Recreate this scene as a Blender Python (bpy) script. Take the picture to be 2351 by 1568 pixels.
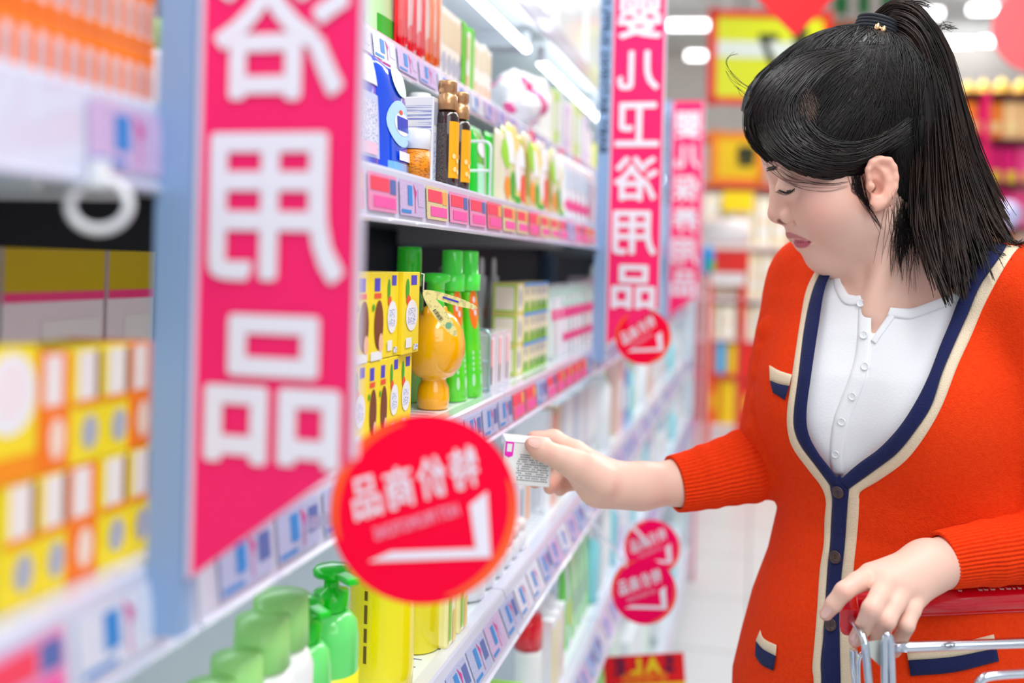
import bpy, bmesh, math, random
import numpy as np
from mathutils import Vector, Matrix
from mathutils.bvhtree import BVHTree

for _o in list(bpy.data.objects):
    bpy.data.objects.remove(_o, do_unlink=True)
SC = bpy.context.scene
COL = SC.collection
R = math.radians
random.seed(7)
rng = np.random.default_rng(7)

# ------------------------------------------------------------------ camera
F, CX, CY = 2286.0, 1175.5, 606.0          # focal length and optical centre for the 2351x1568 frame
EYE = 1.35
YAW, ROLL = R(13.77), R(1.4)
MC = (Matrix.Translation((0, 0, EYE)) @ Matrix.Rotation(YAW, 4, 'Z') @ Matrix.Rotation(R(90), 4, 'X') @ Matrix.Rotation(ROLL, 4, 'Z'))
cam_data = bpy.data.cameras.new('camera')
cam = bpy.data.objects.new('camera', cam_data)
COL.objects.link(cam)
cam.matrix_world = MC
cam_data.sensor_width = 36
cam_data.lens = 36 * F / 2351
cam_data.shift_y = -(784 - CY) / 2351
cam_data.clip_start = 0.02
cam_data.dof.use_dof = True
cam_data.dof.focus_distance = 0.895
cam_data.dof.aperture_fstop = 2.6
SC.camera = cam

# ------------------------------------------------------------------ light and exposure
SC.view_settings.view_transform = 'Standard'
SC.view_settings.look = 'None'
SC.view_settings.gamma = 1
SC.view_settings.use_curve_mapping = False
SC.view_settings.exposure = -0.36
SC.cycles.use_denoising = True
SC.cycles.max_bounces = 8
SC.cycles.transparent_max_bounces = 12
SC.cycles.caustics_reflective = False
SC.cycles.caustics_refractive = False
world = bpy.data.worlds.new('market_light')
SC.world = world
world.use_nodes = True
world.node_tree.nodes['Background'].inputs[0].default_value = (0.86, 0.93, 1.0, 1)
world.node_tree.nodes['Background'].inputs[1].default_value = 0.82

def area(name, loc, size, power, rot=(0, 0, 0), col=(1, 1, 1)):
    l = bpy.data.lights.new(name, 'AREA')
    l.shape = 'RECTANGLE'; l.size, l.size_y = size; l.energy = power; l.color = col
    o = bpy.data.objects.new(name, l); COL.objects.link(o)
    o.location = loc; o.rotation_euler = rot
    return o
area('aisle_lamp', (0.6, 0.4, 3.2), (0.5, 2.4), 60)
area('aisle_lamp', (0.5, 3.2, 3.2), (0.5, 2.4), 60)
area('aisle_lamp', (-1.2, 1.2, 3.4), (0.5, 2.4), 45)
area('aisle_lamp', (0.8, 7.0, 3.6), (1.5, 2.4), 120)
area('aisle_lamp', (1.3, -1.2, 2.6), (1.6, 1.6), 28, (R(50), 0, R(35)))  # added fill light from behind the camera

# ------------------------------------------------------------------ helpers
def lin(c):
    return tuple(((x / 255) / 12.92 if x / 255 <= 0.04045 else ((x / 255 + 0.055) / 1.055) ** 2.4) for x in c)

MATS = {}
def mat(name, rgb, rough=0.5, metal=0.0, emit=0.0, trans=0.0, spec=0.5, coat=0.0, ior=1.45, alpha=1.0, bump=None, vary=None, sss=0.0, sheen=0.0, tint=None):
    """rgb is sRGB 0-255. bump=(kind, scale, strength); vary=(scale, amount, rgb2)."""
    if name in MATS:
        return MATS[name]
    m = bpy.data.materials.new(name); m.use_nodes = True
    nt = m.node_tree; b = nt.nodes['Principled BSDF']
    c = (*lin(rgb), 1)
    b.inputs['Base Color'].default_value = c
    b.inputs['Roughness'].default_value = rough
    b.inputs['Metallic'].default_value = metal
    b.inputs['IOR'].default_value = ior
    b.inputs['Specular IOR Level'].default_value = spec
    b.inputs['Transmission Weight'].default_value = trans
    b.inputs['Coat Weight'].default_value = coat
    b.inputs['Alpha'].default_value = alpha
    if sheen:
        b.inputs['Sheen Weight'].default_value = sheen
        b.inputs['Sheen Roughness'].default_value = 0.4
    if sss:
        b.inputs['Subsurface Weight'].default_value = sss
        b.inputs['Subsurface Radius'].default_value = (0.012, 0.005, 0.003)
        b.inputs['Subsurface Scale'].default_value = 0.5
    if emit:
        b.inputs['Emission Color'].default_value = c
        b.inputs['Emission Strength'].default_value = emit
    tc = nt.nodes.new('ShaderNodeTexCoord')
    if vary:
        n = nt.nodes.new('ShaderNodeTexNoise'); n.inputs['Scale'].default_value = vary[0]; n.inputs['Detail'].default_value = 3
        nt.links.new(tc.outputs['Object'], n.inputs['Vector'])
        r = nt.nodes.new('ShaderNodeMapRange'); r.inputs['From Min'].default_value = 0.5 - 0.22; r.inputs['From Max'].default_value = 0.5 + 0.22
        r.inputs['To Max'].default_value = vary[1]
        nt.links.new(n.outputs['Fac'], r.inputs['Value'])
        mx = nt.nodes.new('ShaderNodeMix'); mx.data_type = 'RGBA'
        mx.inputs['A'].default_value = c; mx.inputs['B'].default_value = (*lin(vary[2]), 1)
        nt.links.new(r.outputs['Result'], mx.inputs['Factor'])
        nt.links.new(mx.outputs['Result'], b.inputs['Base Color'])
    if tint:
        a = nt.nodes.new('ShaderNodeAttribute'); a.attribute_name = tint
        nt.links.new(a.outputs['Color'], b.inputs['Base Color'])
    if bump:
        kind, sc, st = bump
        if kind == 'noise':
            n = nt.nodes.new('ShaderNodeTexNoise'); n.inputs['Scale'].default_value = sc; n.inputs['Detail'].default_value = 4; out = n.outputs['Fac']
        elif kind == 'voronoi':
            n = nt.nodes.new('ShaderNodeTexVoronoi'); n.inputs['Scale'].default_value = sc; out = n.outputs['Distance']
        else:
            n = nt.nodes.new('ShaderNodeTexWave'); n.inputs['Scale'].default_value = sc; n.inputs['Distortion'].default_value = 1.5; n.inputs['Detail'].default_value = 2
            n.bands_direction = 'Z'; out = n.outputs['Fac']
        nt.links.new(tc.outputs['Object'], n.inputs['Vector'])
        bp = nt.nodes.new('ShaderNodeBump'); bp.inputs['Strength'].default_value = st; bp.inputs['Distance'].default_value = 0.002
        nt.links.new(out, bp.inputs['Height']); nt.links.new(bp.outputs['Normal'], b.inputs['Normal'])
    MATS[name] = m
    return m

def printed(name, base, ink, sx=(3, 60, 90), amount=0.5, rough=0.35):
    """Packaging paper with rows of fine printed streaks (surface print that belongs to the pack)."""
    if name in MATS:
        return MATS[name]
    m = mat(name, base, rough)
    nt = m.node_tree; b = nt.nodes['Principled BSDF']
    tc = nt.nodes.new('ShaderNodeTexCoord'); mp = nt.nodes.new('ShaderNodeMapping'); mp.inputs['Scale'].default_value = sx
    nt.links.new(tc.outputs['Object'], mp.inputs['Vector'])
    n = nt.nodes.new('ShaderNodeTexNoise'); n.inputs['Scale'].default_value = 5; n.inputs['Detail'].default_value = 2
    nt.links.new(mp.outputs['Vector'], n.inputs['Vector'])
    r = nt.nodes.new('ShaderNodeValToRGB')
    r.color_ramp.elements[0].position = 0.52; r.color_ramp.elements[0].color = (*lin(base), 1)
    r.color_ramp.elements[1].position = 0.56
    k = [lin(base)[i] * (1 - amount) + lin(ink)[i] * amount for i in range(3)]
    r.color_ramp.elements[1].color = (*k, 1)
    nt.links.new(n.outputs['Fac'], r.inputs['Fac']); nt.links.new(r.outputs['Color'], b.inputs['Base Color'])
    return m

def tag(o, label=None, cat=None, group=None, kind=None):
    if label: o['label'] = label
    if cat: o['category'] = cat
    if group: o['group'] = group
    if kind: o['kind'] = kind
    return o

def empty(name, label, cat, group=None, loc=(0, 0, 0), rotz=0.0):
    o = bpy.data.objects.new(name, None); COL.objects.link(o)
    o.empty_display_size = 0.02
    o.location = loc; o.rotation_euler = (0, 0, rotz)
    return tag(o, label, cat, group)

def dup(root, loc=None, rotz=None, label=None, group=None):
    r = root.copy(); COL.objects.link(r)
    if loc is not None: r.location = loc
    if rotz is not None: r.rotation_euler = (0, 0, rotz)
    if label: r['label'] = label
    if group: r['group'] = group
    for ch in list(root.children):
        c = ch.copy(); COL.objects.link(c); c.parent = r
        for g in list(ch.children):
            d = g.copy(); COL.objects.link(d); d.parent = c
    return r

class MB:
    """Collects faces with material slots and links them as ONE mesh object."""
    def __init__(s):
        s.v = []; s.f = []; s.m = []; s.sm = []; s.mats = []
    def slot(s, m):
        if m not in s.mats: s.mats.append(m)
        return s.mats.index(m)
    def add(s, verts, faces, m, smooth=False):
        o = len(s.v); k = s.slot(m)
        s.v.extend([tuple(v) for v in verts])
        for f in faces:
            s.f.append(tuple(i + o for i in f)); s.m.append(k); s.sm.append(smooth)
    def box(s, c, d, m, rot=None, bev=0.0):
        x, y, z = d[0] / 2, d[1] / 2, d[2] / 2
        if bev <= 0:
            vs = [(-x, -y, -z), (x, -y, -z), (x, y, -z), (-x, y, -z), (-x, -y, z), (x, -y, z), (x, y, z), (-x, y, z)]
            fs = [(0, 3, 2, 1), (4, 5, 6, 7), (0, 1, 5, 4), (1, 2, 6, 5), (2, 3, 7, 6), (3, 0, 4, 7)]
        else:
            bm = bmesh.new(); bmesh.ops.create_cube(bm, size=1)
            for v in bm.verts: v.co = Vector((v.co.x * d[0], v.co.y * d[1], v.co.z * d[2]))
            bmesh.ops.bevel(bm, geom=bm.edges[:], offset=bev, segments=2, affect='EDGES', profile=0.5)
            bm.verts.index_update()
            vs = [v.co.copy() for v in bm.verts]; fs = [[v.index for v in f.verts] for f in bm.faces]; bm.free()
        M = rot if rot is not None else Matrix.Identity(3)
        s.add([M @ Vector(v) + Vector(c) for v in vs], fs, m)
    def quad(s, pts, m):
        s.add(pts, [tuple(range(len(pts)))], m)
    def lathe(s, prof, m, c=(0, 0, 0), n=28, sx=1.0, sy=1.0, capb=True, capt=True):
        vs = []; fs = []
        for r, z in prof:
            for i in range(n):
                a = 2 * math.pi * i / n
                vs.append((c[0] + r * sx * math.cos(a), c[1] + r * sy * math.sin(a), c[2] + z))
        for j in range(len(prof) - 1):
            for i in range(n):
                fs.append((j * n + i, j * n + (i + 1) % n, (j + 1) * n + (i + 1) % n, (j + 1) * n + i))
        s.add(vs, fs, m, True)
        o = len(s.v) - len(vs); k = s.slot(m)
        if capb: s.f.append(tuple(o + i for i in reversed(range(n)))); s.m.append(k); s.sm.append(False)
        if capt: s.f.append(tuple(o + (len(prof) - 1) * n + i for i in range(n))); s.m.append(k); s.sm.append(False)
    def tube(s, pts, r, m, n=10, closed=False, caps=True):
        P = [Vector(p) for p in pts]; N = len(P)
        rr = r if hasattr(r, '__len__') else [r] * N
        vs = []; up = None
        for i in range(N):
            if closed: t = P[(i + 1) % N] - P[(i - 1) % N]
            else: t = P[min(i + 1, N - 1)] - P[max(i - 1, 0)]
            t.normalize()
            if up is None:
                up = t.orthogonal().normalized()
            else:
                up = (up - t * up.dot(t))
                up = up.normalized() if up.length > 1e-6 else t.orthogonal().normalized()
            w = t.cross(up)
            for k in range(n):
                a = 2 * math.pi * k / n
                vs.append(P[i] + (up * math.cos(a) + w * math.sin(a)) * rr[i])
        fs = []
        for i in range(N if closed else N - 1):
            j = (i + 1) % N
            for k in range(n):
                fs.append((i * n + k, i * n + (k + 1) % n, j * n + (k + 1) % n, j * n + k))
        s.add(vs, fs, m, True)
        if caps and not closed:
            o = len(s.v) - len(vs); q = s.slot(m)
            s.f.append(tuple(o + k for k in reversed(range(n)))); s.m.append(q); s.sm.append(False)
            s.f.append(tuple(o + (N - 1) * n + k for k in range(n))); s.m.append(q); s.sm.append(False)
    def disc(s, c, u, v, ru, rv, m, n=24, pts=None):
        c, u, v = Vector(c), Vector(u), Vector(v)
        s.add([c + u * ru * math.cos(2 * math.pi * i / n) + v * rv * math.sin(2 * math.pi * i / n) for i in range(n)], [tuple(range(n))], m)
    def build(s, name, parent=None, loc=None):
        me = bpy.data.meshes.new(name)
        me.from_pydata(s.v, [], s.f)
        for m in s.mats: me.materials.append(m)
        me.polygons.foreach_set('material_index', s.m)
        me.polygons.foreach_set('use_smooth', s.sm)
        me.update()
        o = bpy.data.objects.new(name, me); COL.objects.link(o)
        if parent is not None: o.parent = parent
        if loc is not None: o.location = loc
        return o

def npmesh(name, verts, faces, m, parent=None, smooth=True):
    me = bpy.data.meshes.new(name)
    verts = np.asarray(verts, dtype=np.float32); faces = np.asarray(faces, dtype=np.int32)
    k = faces.shape[1]
    me.vertices.add(len(verts)); me.vertices.foreach_set('co', verts.ravel())
    me.loops.add(faces.size); me.loops.foreach_set('vertex_index', faces.ravel())
    me.polygons.add(len(faces)); me.polygons.foreach_set('loop_start', np.arange(0, faces.size, k, dtype=np.int32))
    me.polygons.foreach_set('use_smooth', np.full(len(faces), smooth))
    me.update(calc_edges=True); me.validate()
    if m is not None: me.materials.append(m)
    o = bpy.data.objects.new(name, me); COL.objects.link(o)
    if parent is not None: o.parent = parent
    return o

MCn = np.array(MC)
def C(px, py, d):
    """A point seen at pixel (px, py) at depth d, in the camera's frame (x right, y up, depth)."""
    return np.array([(px - CX) * d / F, -(py - CY) * d / F, d])
def toworld(P):
    P = np.asarray(P, dtype=float)
    Q = np.concatenate([P[..., :2], -P[..., 2:3], np.ones(P.shape[:-1] + (1,))], axis=-1)
    return (Q @ MCn.T)[..., :3]
def W(px, py, d):
    return Vector(toworld(C(px, py, d)))
def yat(px, x, z):
    """World y of the point with the given world x and height z that is seen at column px."""
    iv = MC.inverted()
    a = iv @ Vector((x, 0, z)); b = (iv @ Vector((x, 1, z))) - a
    t = (px - CX) / F            # X / (-Z) = t
    return -(a.x + t * a.z) / (b.x + t * b.z)
def depth_at(x, y, z):
    return -(MC.inverted() @ Vector((x, y, z))).z

FONT_CACHE = {}
def glyph(txt, size, bold=0.0, extrude=0.0, spacing=1.0):
    """Outline mesh of txt centred at the origin: list of verts and faces (in its own plane)."""
    key = (txt, size, bold, extrude, spacing)
    if key in FONT_CACHE: return FONT_CACHE[key]
    c = bpy.data.curves.new('lettering', 'FONT'); c.body = txt; c.size = size; c.offset = bold; c.extrude = extrude; c.resolution_u = 3; c.space_character = spacing
    o = bpy.data.objects.new('lettering', c); COL.objects.link(o)
    bpy.context.view_layer.update()
    me = bpy.data.meshes.new_from_object(o.evaluated_get(bpy.context.evaluated_depsgraph_get()))
    v = np.array([q.co[:] for q in me.vertices]); f = [tuple(p.vertices) for p in me.polygons]
    bpy.data.objects.remove(o, do_unlink=True); bpy.data.curves.remove(c); bpy.data.meshes.remove(me)
    if len(v): v[:, :2] -= (v[:, :2].min(0) + v[:, :2].max(0)) / 2
    FONT_CACHE[key] = (v, f)
    return v, f

def lettering(mb, txt, size, m, c, u, v, bold=0.0, mirror=True, skew=0.0, fit=None, lift=None, spacing=1.0):
    """Adds text to mb in the plane (u, v) at c; mirror flips it left to right as in the photograph."""
    V, Fc = glyph(txt, size, 0.0, 0.0, spacing)
    if not len(V): return
    X = V[:, 0].copy(); Y = V[:, 1].copy()
    if fit:
        X *= fit[0] / max(1e-6, X.max() - X.min()); Y *= fit[1] / max(1e-6, Y.max() - Y.min())
    X = X + skew * Y
    if mirror: X = -X
    c, u, v = Vector(c), Vector(u), Vector(v)
    if lift is not None: c = c + Vector(lift)
    for k in range(9 if bold > 0 else 1):                              # heavier strokes: the outline drawn again around itself
        dx, dy = (0, 0) if k == 0 else (bold * math.cos(k * math.pi / 4), bold * math.sin(k * math.pi / 4))
        ck = c + u.cross(v).normalized() * ((1 if mirror else -1) * k * max(2.5e-5, size * .0004))
        mb.add([ck + u * float(a + dx) + v * float(b + dy) for a, b in zip(X, Y)], Fc, m)
ORD = ['first', 'second', 'third', 'fourth', 'fifth', 'sixth', 'seventh', 'eighth', 'ninth', 'tenth', 'eleventh', 'twelfth', 'thirteenth', 'fourteenth', 'fifteenth', 'sixteenth', 'seventeenth', 'eighteenth', 'nineteenth', 'twentieth', 'twenty-first', 'twenty-second', 'twenty-third', 'twenty-fourth']

def crom(pts, n):
    P = np.asarray(pts, float); m = len(P)
    P = np.vstack([2 * P[0] - P[1], P, 2 * P[-1] - P[-2]])
    out = []
    for t in np.linspace(0, m - 1 - 1e-6, n):
        i = int(t); u = t - i
        a, b, c, d = P[i], P[i + 1], P[i + 2], P[i + 3]
        out.append(0.5 * ((2 * b) + (c - a) * u + (2 * a - 5 * b + 4 * c - d) * u * u + (3 * b - a - 3 * c + d) * u ** 3))
    return np.array(out)

# ================================================================== the shop
X0 = -0.28
POSTS = [-0.844, 0.458, 1.760, 3.062, 4.364]
Y0, Y1 = -1.2, 10.5
tile = mat('floor_tile', (222, 221, 214), 0.22)
def floor_material():
    m = tile; nt = m.node_tree; b = nt.nodes['Principled BSDF']
    tc = nt.nodes.new('ShaderNodeTexCoord'); br = nt.nodes.new('ShaderNodeTexBrick')
    br.offset = 0; br.inputs['Scale'].default_value = 1; br.inputs['Brick Width'].default_value = .6; br.inputs['Row Height'].default_value = .6
    br.inputs['Mortar Size'].default_value = .004
    br.inputs['Color1'].default_value = (*lin((216, 219, 220)), 1); br.inputs['Color2'].default_value = (*lin((212, 215, 217)), 1); br.inputs['Mortar'].default_value = (*lin((150, 150, 148)), 1)
    nt.links.new(tc.outputs['Object'], br.inputs['Vector']); nt.links.new(br.outputs['Color'], b.inputs['Base Color'])
floor_material()
def struct(name, c, d, m):
    mb = MB(); mb.box(c, d, m); return tag(mb.build(name), kind='structure')
struct('floor', (0.5, 5, -.05), (14, 16, .1), tile)
ceilm = mat('ceiling_panel', (236, 236, 232), 0.8, bump=('noise', 3, .2))
struct('ceiling', (0.5, 6.5, 4.25), (14, 15, .1), ceilm)
struct('wall_far', (0.5, 13.0, 2.1), (14, .1, 4.2), mat('far_wall_paint', (248, 240, 232), 0.8))

steel = mat('white_shelf_steel', (226, 233, 238), 0.3, spec=.6)
dark = mat('shaded_back_panel', (34, 42, 52), 0.5)  # dark strip of the back panel: shade under the eye-level shelf put into colour
grey = mat('grey_upright', (142, 174, 214), 0.45, 0.1)
railm = mat('clear_price_rail', (214, 218, 236), 0.14, coat=.6)
tubem = mat('lit_tube', (244, 250, 255), 0.3, emit=7.0)

SHELF = dict(U=(-.36, .43), T=(-.36, .22), A=(-.28, .071), B=(-.28, -.148), C=(-.275, -.375), D=(-.262, -.63), E=(-.25, -1.15))
def zt(s): return EYE + SHELF[s][1]
RAILH = dict(U=.034, T=.031, A=.038, B=.040, C=.046, D=.046, E=.06)
SLANT = dict(U=0, T=.004, A=0.002, B=.004, C=.018, D=.02, E=0)
LBL = {}
def label_mesh(kind):
    """One paper price slip (width along y), as mesh data shared by all copies."""
    if kind in LBL: return LBL[kind]
    base = {'blue': (188, 196, 228), 'pink': (246, 150, 190), 'red': (250, 110, 130), 'lilac': (214, 190, 226), 'white': (232, 236, 246), 'yellow': (236, 214, 150)}[kind]
    p = printed('price_paper_' + kind, base, (120, 130, 190), (1, 120, 200), .45)
    a = mat('price_blue', (52, 140, 214), .4); c = mat('price_magenta', (206, 60, 150), .4); d = mat('price_red', (246, 70, 96), .4); e = mat('price_slate', (90, 110, 176), .4)
    mb = MB(); w = .058; h = .030; t = .0006
    mb.box((0, 0, 0), (t, w, h), p)
    x = t / 2 + .0003
    def q(y0, z0, y1, z1, m): mb.quad([(x, y0, z0), (x, y1, z0), (x, y1, z1), (x, y0, z1)], m)
    if kind in ('blue', 'lilac', 'white'):
        q(-.012, -.006, -.001, .011, a); mb.quad([(x, .002, .013), (x, .006, -.002), (x, .010, .006)], c); q(.005, -.012, .0065, .0, c); q(.013, -.006, .027, .010, e if kind == 'blue' else p)
        q(-.027, -.013, -.004, -.010, a)
    else:
        q(-.026, .001, .012, .012, d); q(-.020, -.012, .026, -.003, mat('price_pink', (246, 90, 170), .4)); q(.014, .0, .027, .012, mat('price_orange', (252, 170, 90), .4) if kind != 'pink' else e)
    o = mb.build('price_label'); LBL[kind] = o.data; bpy.data.objects.remove(o, do_unlink=True)
    return LBL[kind]

def unit(i):
    ya, yb = POSTS[i], POSTS[i + 1]
    names = ['white steel shelving bay closest to the camera, before the first tall pink flag', 'white steel shelving bay between the two largest tall pink flags', 'white steel shelving bay behind the reaching arm, between the second and third pink flags', 'white steel shelving bay at the far end of the aisle, past the third pink flag']
    root = empty('shelving_unit', names[i], 'shelving', 'shelving bays along the aisle', (0, 0, 0))
    L = yb - ya - .004; yc = (ya + yb) / 2
    mb = MB()
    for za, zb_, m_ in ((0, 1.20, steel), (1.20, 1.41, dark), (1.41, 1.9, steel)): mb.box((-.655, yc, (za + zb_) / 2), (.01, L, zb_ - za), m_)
    mb.build('back_panel', root)
    for y in ((ya + .013, yb - .015) if i == 3 else (ya + .013,)):
        mb = MB(); mb.box((-.632, y, .95), (.03, .022, 1.9), grey); mb.build('upright', root)
    for s in 'UTABCDE':
        xf, h = SHELF[s]; z = EYE + h
        if s == 'E': z = .16
        mb = MB(); dep = abs(-.645 - xf)
        mb.box(((xf - .645) / 2, yc, z - .006), (dep, L, .012), steel)
        mb.box((xf - .02, yc, z - .016), (.012, L, .010), steel)
        # slots punched along the front of the board
        if s in 'BCD':
            sl = mat('board_slot', (120, 130, 150), .6)
            n = int(L / .018)
            for k in range(n):
                y = ya + .02 + k * .018
                if y < yb - .02: mb.quad([(xf - .050, y, z + .0002), (xf - .022, y, z + .0002), (xf - .022, y + .0022, z + .0002), (xf - .050, y + .0022, z + .0002)], sl)
        for yy in (ya + .035, yb - .035):                              # bracket arms
            mb.box(((xf - .645) / 2 - .03, yy, z - .026), (dep * .8, .006, .03), steel)
        b = mb.build('shelf', root)
        # rail with a lip
        hh = RAILH[s]; sl_ = SLANT[s]; mb = MB()
        x0 = xf; pts = [(x0 - .012, z + .0015), (x0 + .001, z + .0015), (x0 + .003, z - .001), (x0 + .003 + sl_, z - hh), (x0 + .006 + sl_, z - hh - .002), (x0 + .004 + sl_, z - hh - .004), (x0 - .001 + sl_, z - hh - .002), (x0, z - .004), (x0 - .012, z - .001)]
        half = [(ya + .002, yc - .0015), (yc + .0015, yb - .002)]
        for (p, q) in half:
            vs = [(x, p, zz) for x, zz in pts] + [(x, q, zz) for x, zz in pts]; n = len(pts)
            mb.add(vs, [(k, (k + 1) % n, n + (k + 1) % n, n + k) for k in range(n)] + [tuple(reversed(range(n))), tuple(range(n, 2 * n))], railm)
        rl = mb.build('price_rail', b)
        if s in 'TABCD':
            step = .066 if i in (0, 1) else .085
            y = ya + .05; k = 0
            while y < yb - .04:
                t = (y - ya) / (yb - ya)
                kind = {'T': random.choice(['white', 'pink', 'lilac']), 'A': random.choice(['pink', 'pink', 'red', 'lilac', 'yellow']) if i else random.choice(['lilac', 'white', 'blue']),
                        'B': ('blue' if t < .5 else random.choice(['pink', 'red', 'blue'])) if i == 1 else random.choice(['blue', 'lilac', 'pink', 'white', 'yellow']),
                        'C': random.choice(['blue', 'lilac', 'white']), 'D': random.choice(['blue', 'lilac'])}[s]
                if not (s == 'A' and i == 0 and k % 2):
                    o = bpy.data.objects.new('price_label', label_mesh(kind)); COL.objects.link(o); o.parent = b
                    ang = math.atan2(sl_, hh)
                    o.location = (x0 + .0045 + sl_ * .5, y, z - hh * .52); o.rotation_euler = (0, -ang, 0)
                    o.scale = (1, 1, hh / .040)
                y += step; k += 1
    # shelf lamps under the top board
    for (p, q) in ((ya + .06, yc - .03), (yc + .03, yb - .06)):
        mb = MB(); mb.tube([(-.40, p, EYE + .378), (-.40, q, EYE + .378)], .0075, tubem, 10); t = mb.build('light_tube', root)
        mb = MB()
        for yy in (p, q): mb.box((-.40, yy, EYE + .392), (.014, .012, .03), steel)
        mb.build('tube_holder', t)
    for s, xo in (('B', -.42), ('C', -.40)):  # tubes added to brighten the goods under these boards
        mb = MB(); mb.tube([(xo, ya + .08, zt(s) - .024), (xo, yb - .08, zt(s) - .024)], .006, tubem, 8); mb.build('light_tube', root)
    return root
UNITS = [unit(i) for i in range(4)]
# end panel of the run
mb = MB(); mb.box((-.46, 4.395, .92), (.42, .03, 1.84), mat('end_panel', (214, 222, 230), .35)); mb.box((-.235, 4.395, .92), (.012, .05, 1.84), mat('end_panel_trim', (226, 120, 150), .4))
tag(mb.build('end_panel'), 'pale end panel with a pink edge closing the far end of the shelving run', 'panel')

# ------------------------------------------------------------------ tall flags
pinkm = mat('flag_pink', (255, 40, 112), 0.55, spec=.2); lett = mat('flag_white', (240, 236, 246), 0.5)
inkm = mat('flag_ink', (34, 58, 84), 0.5); edge = mat('flag_edge', (226, 214, 232), .35)
def flag(x, y, text, label, zt_=.505, zb=-.150, dz=0.0, size=1.0):
    root = empty('aisle_flag', label, 'sign', 'tall pink category flags along the shelving', (x, y, EYE + dz))
    root.scale = (size, size, size)
    mb = MB(); mb.box((.0105, 0, (zt_ + zb - .03) / 2), (.021, .012, zt_ - zb + .03), grey)
    lettering(mb, 'BABY BATHING SUPPLY', .02, inkm, (.0115, -.0065, .33), (0, 0, 1), (1, 0, 0), bold=.0006, mirror=False, fit=(.275, .0135))
    mb.build('post_frame', root)
    mb = MB(); w = .117
    x0, x1 = .022, w
    P = [(x0, zb), (x1, zb + .072), (x1, zt_), (x0, zt_)]
    for yy, rev in ((-.002, False), (.002, True)):
        f = [(a, yy, b) for a, b in P]; mb.quad(f if not rev else f[::-1], pinkm)
    for k in range(4):
        a, b = P[k], P[(k + 1) % 4]; mb.quad([(a[0], -.002, a[1]), (a[0], .002, a[1]), (b[0], .002, b[1]), (b[0], -.002, b[1])], edge)
    mb.box((x0 + .0015, -.0021, (zb + zt_) / 2), (.003, .003, zt_ - zb - .004), edge)
    mb.box((x1 - .001, -.0021, (zb + .072 + zt_) / 2), (.003, .003, zt_ - zb - .072), edge)
    mb.build('pink_panel', root)
    mb = MB()
    for k, ch in enumerate(text):
        lettering(mb, ch, .092, lett, ((x0 + x1) / 2 + .0005, -.0035, .4335 - k * .0958), (1, 0, 0), (0, 0, 1), bold=.0020, mirror=True, fit=(.074, .075) if ch not in '儿' else (.070, .066))
    mb.build('lettering', root)
    return root
flag(-.3145 * .88, (POSTS[1] + .022) * .88, '婴儿卫浴用品', 'largest blurred pink flag with white mirrored characters, standing at the near post', dz=-.021, size=.88)
flag(-.28, POSTS[2] + .004, '婴儿卫浴用品', 'sharp tall pink flag with six white characters, its foot behind a red round tag', dz=.010)
flag(-.28, POSTS[3] - .01, '婴儿保养用品', 'smallest blurred pink flag, standing just past the sharp pink flag')

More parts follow.
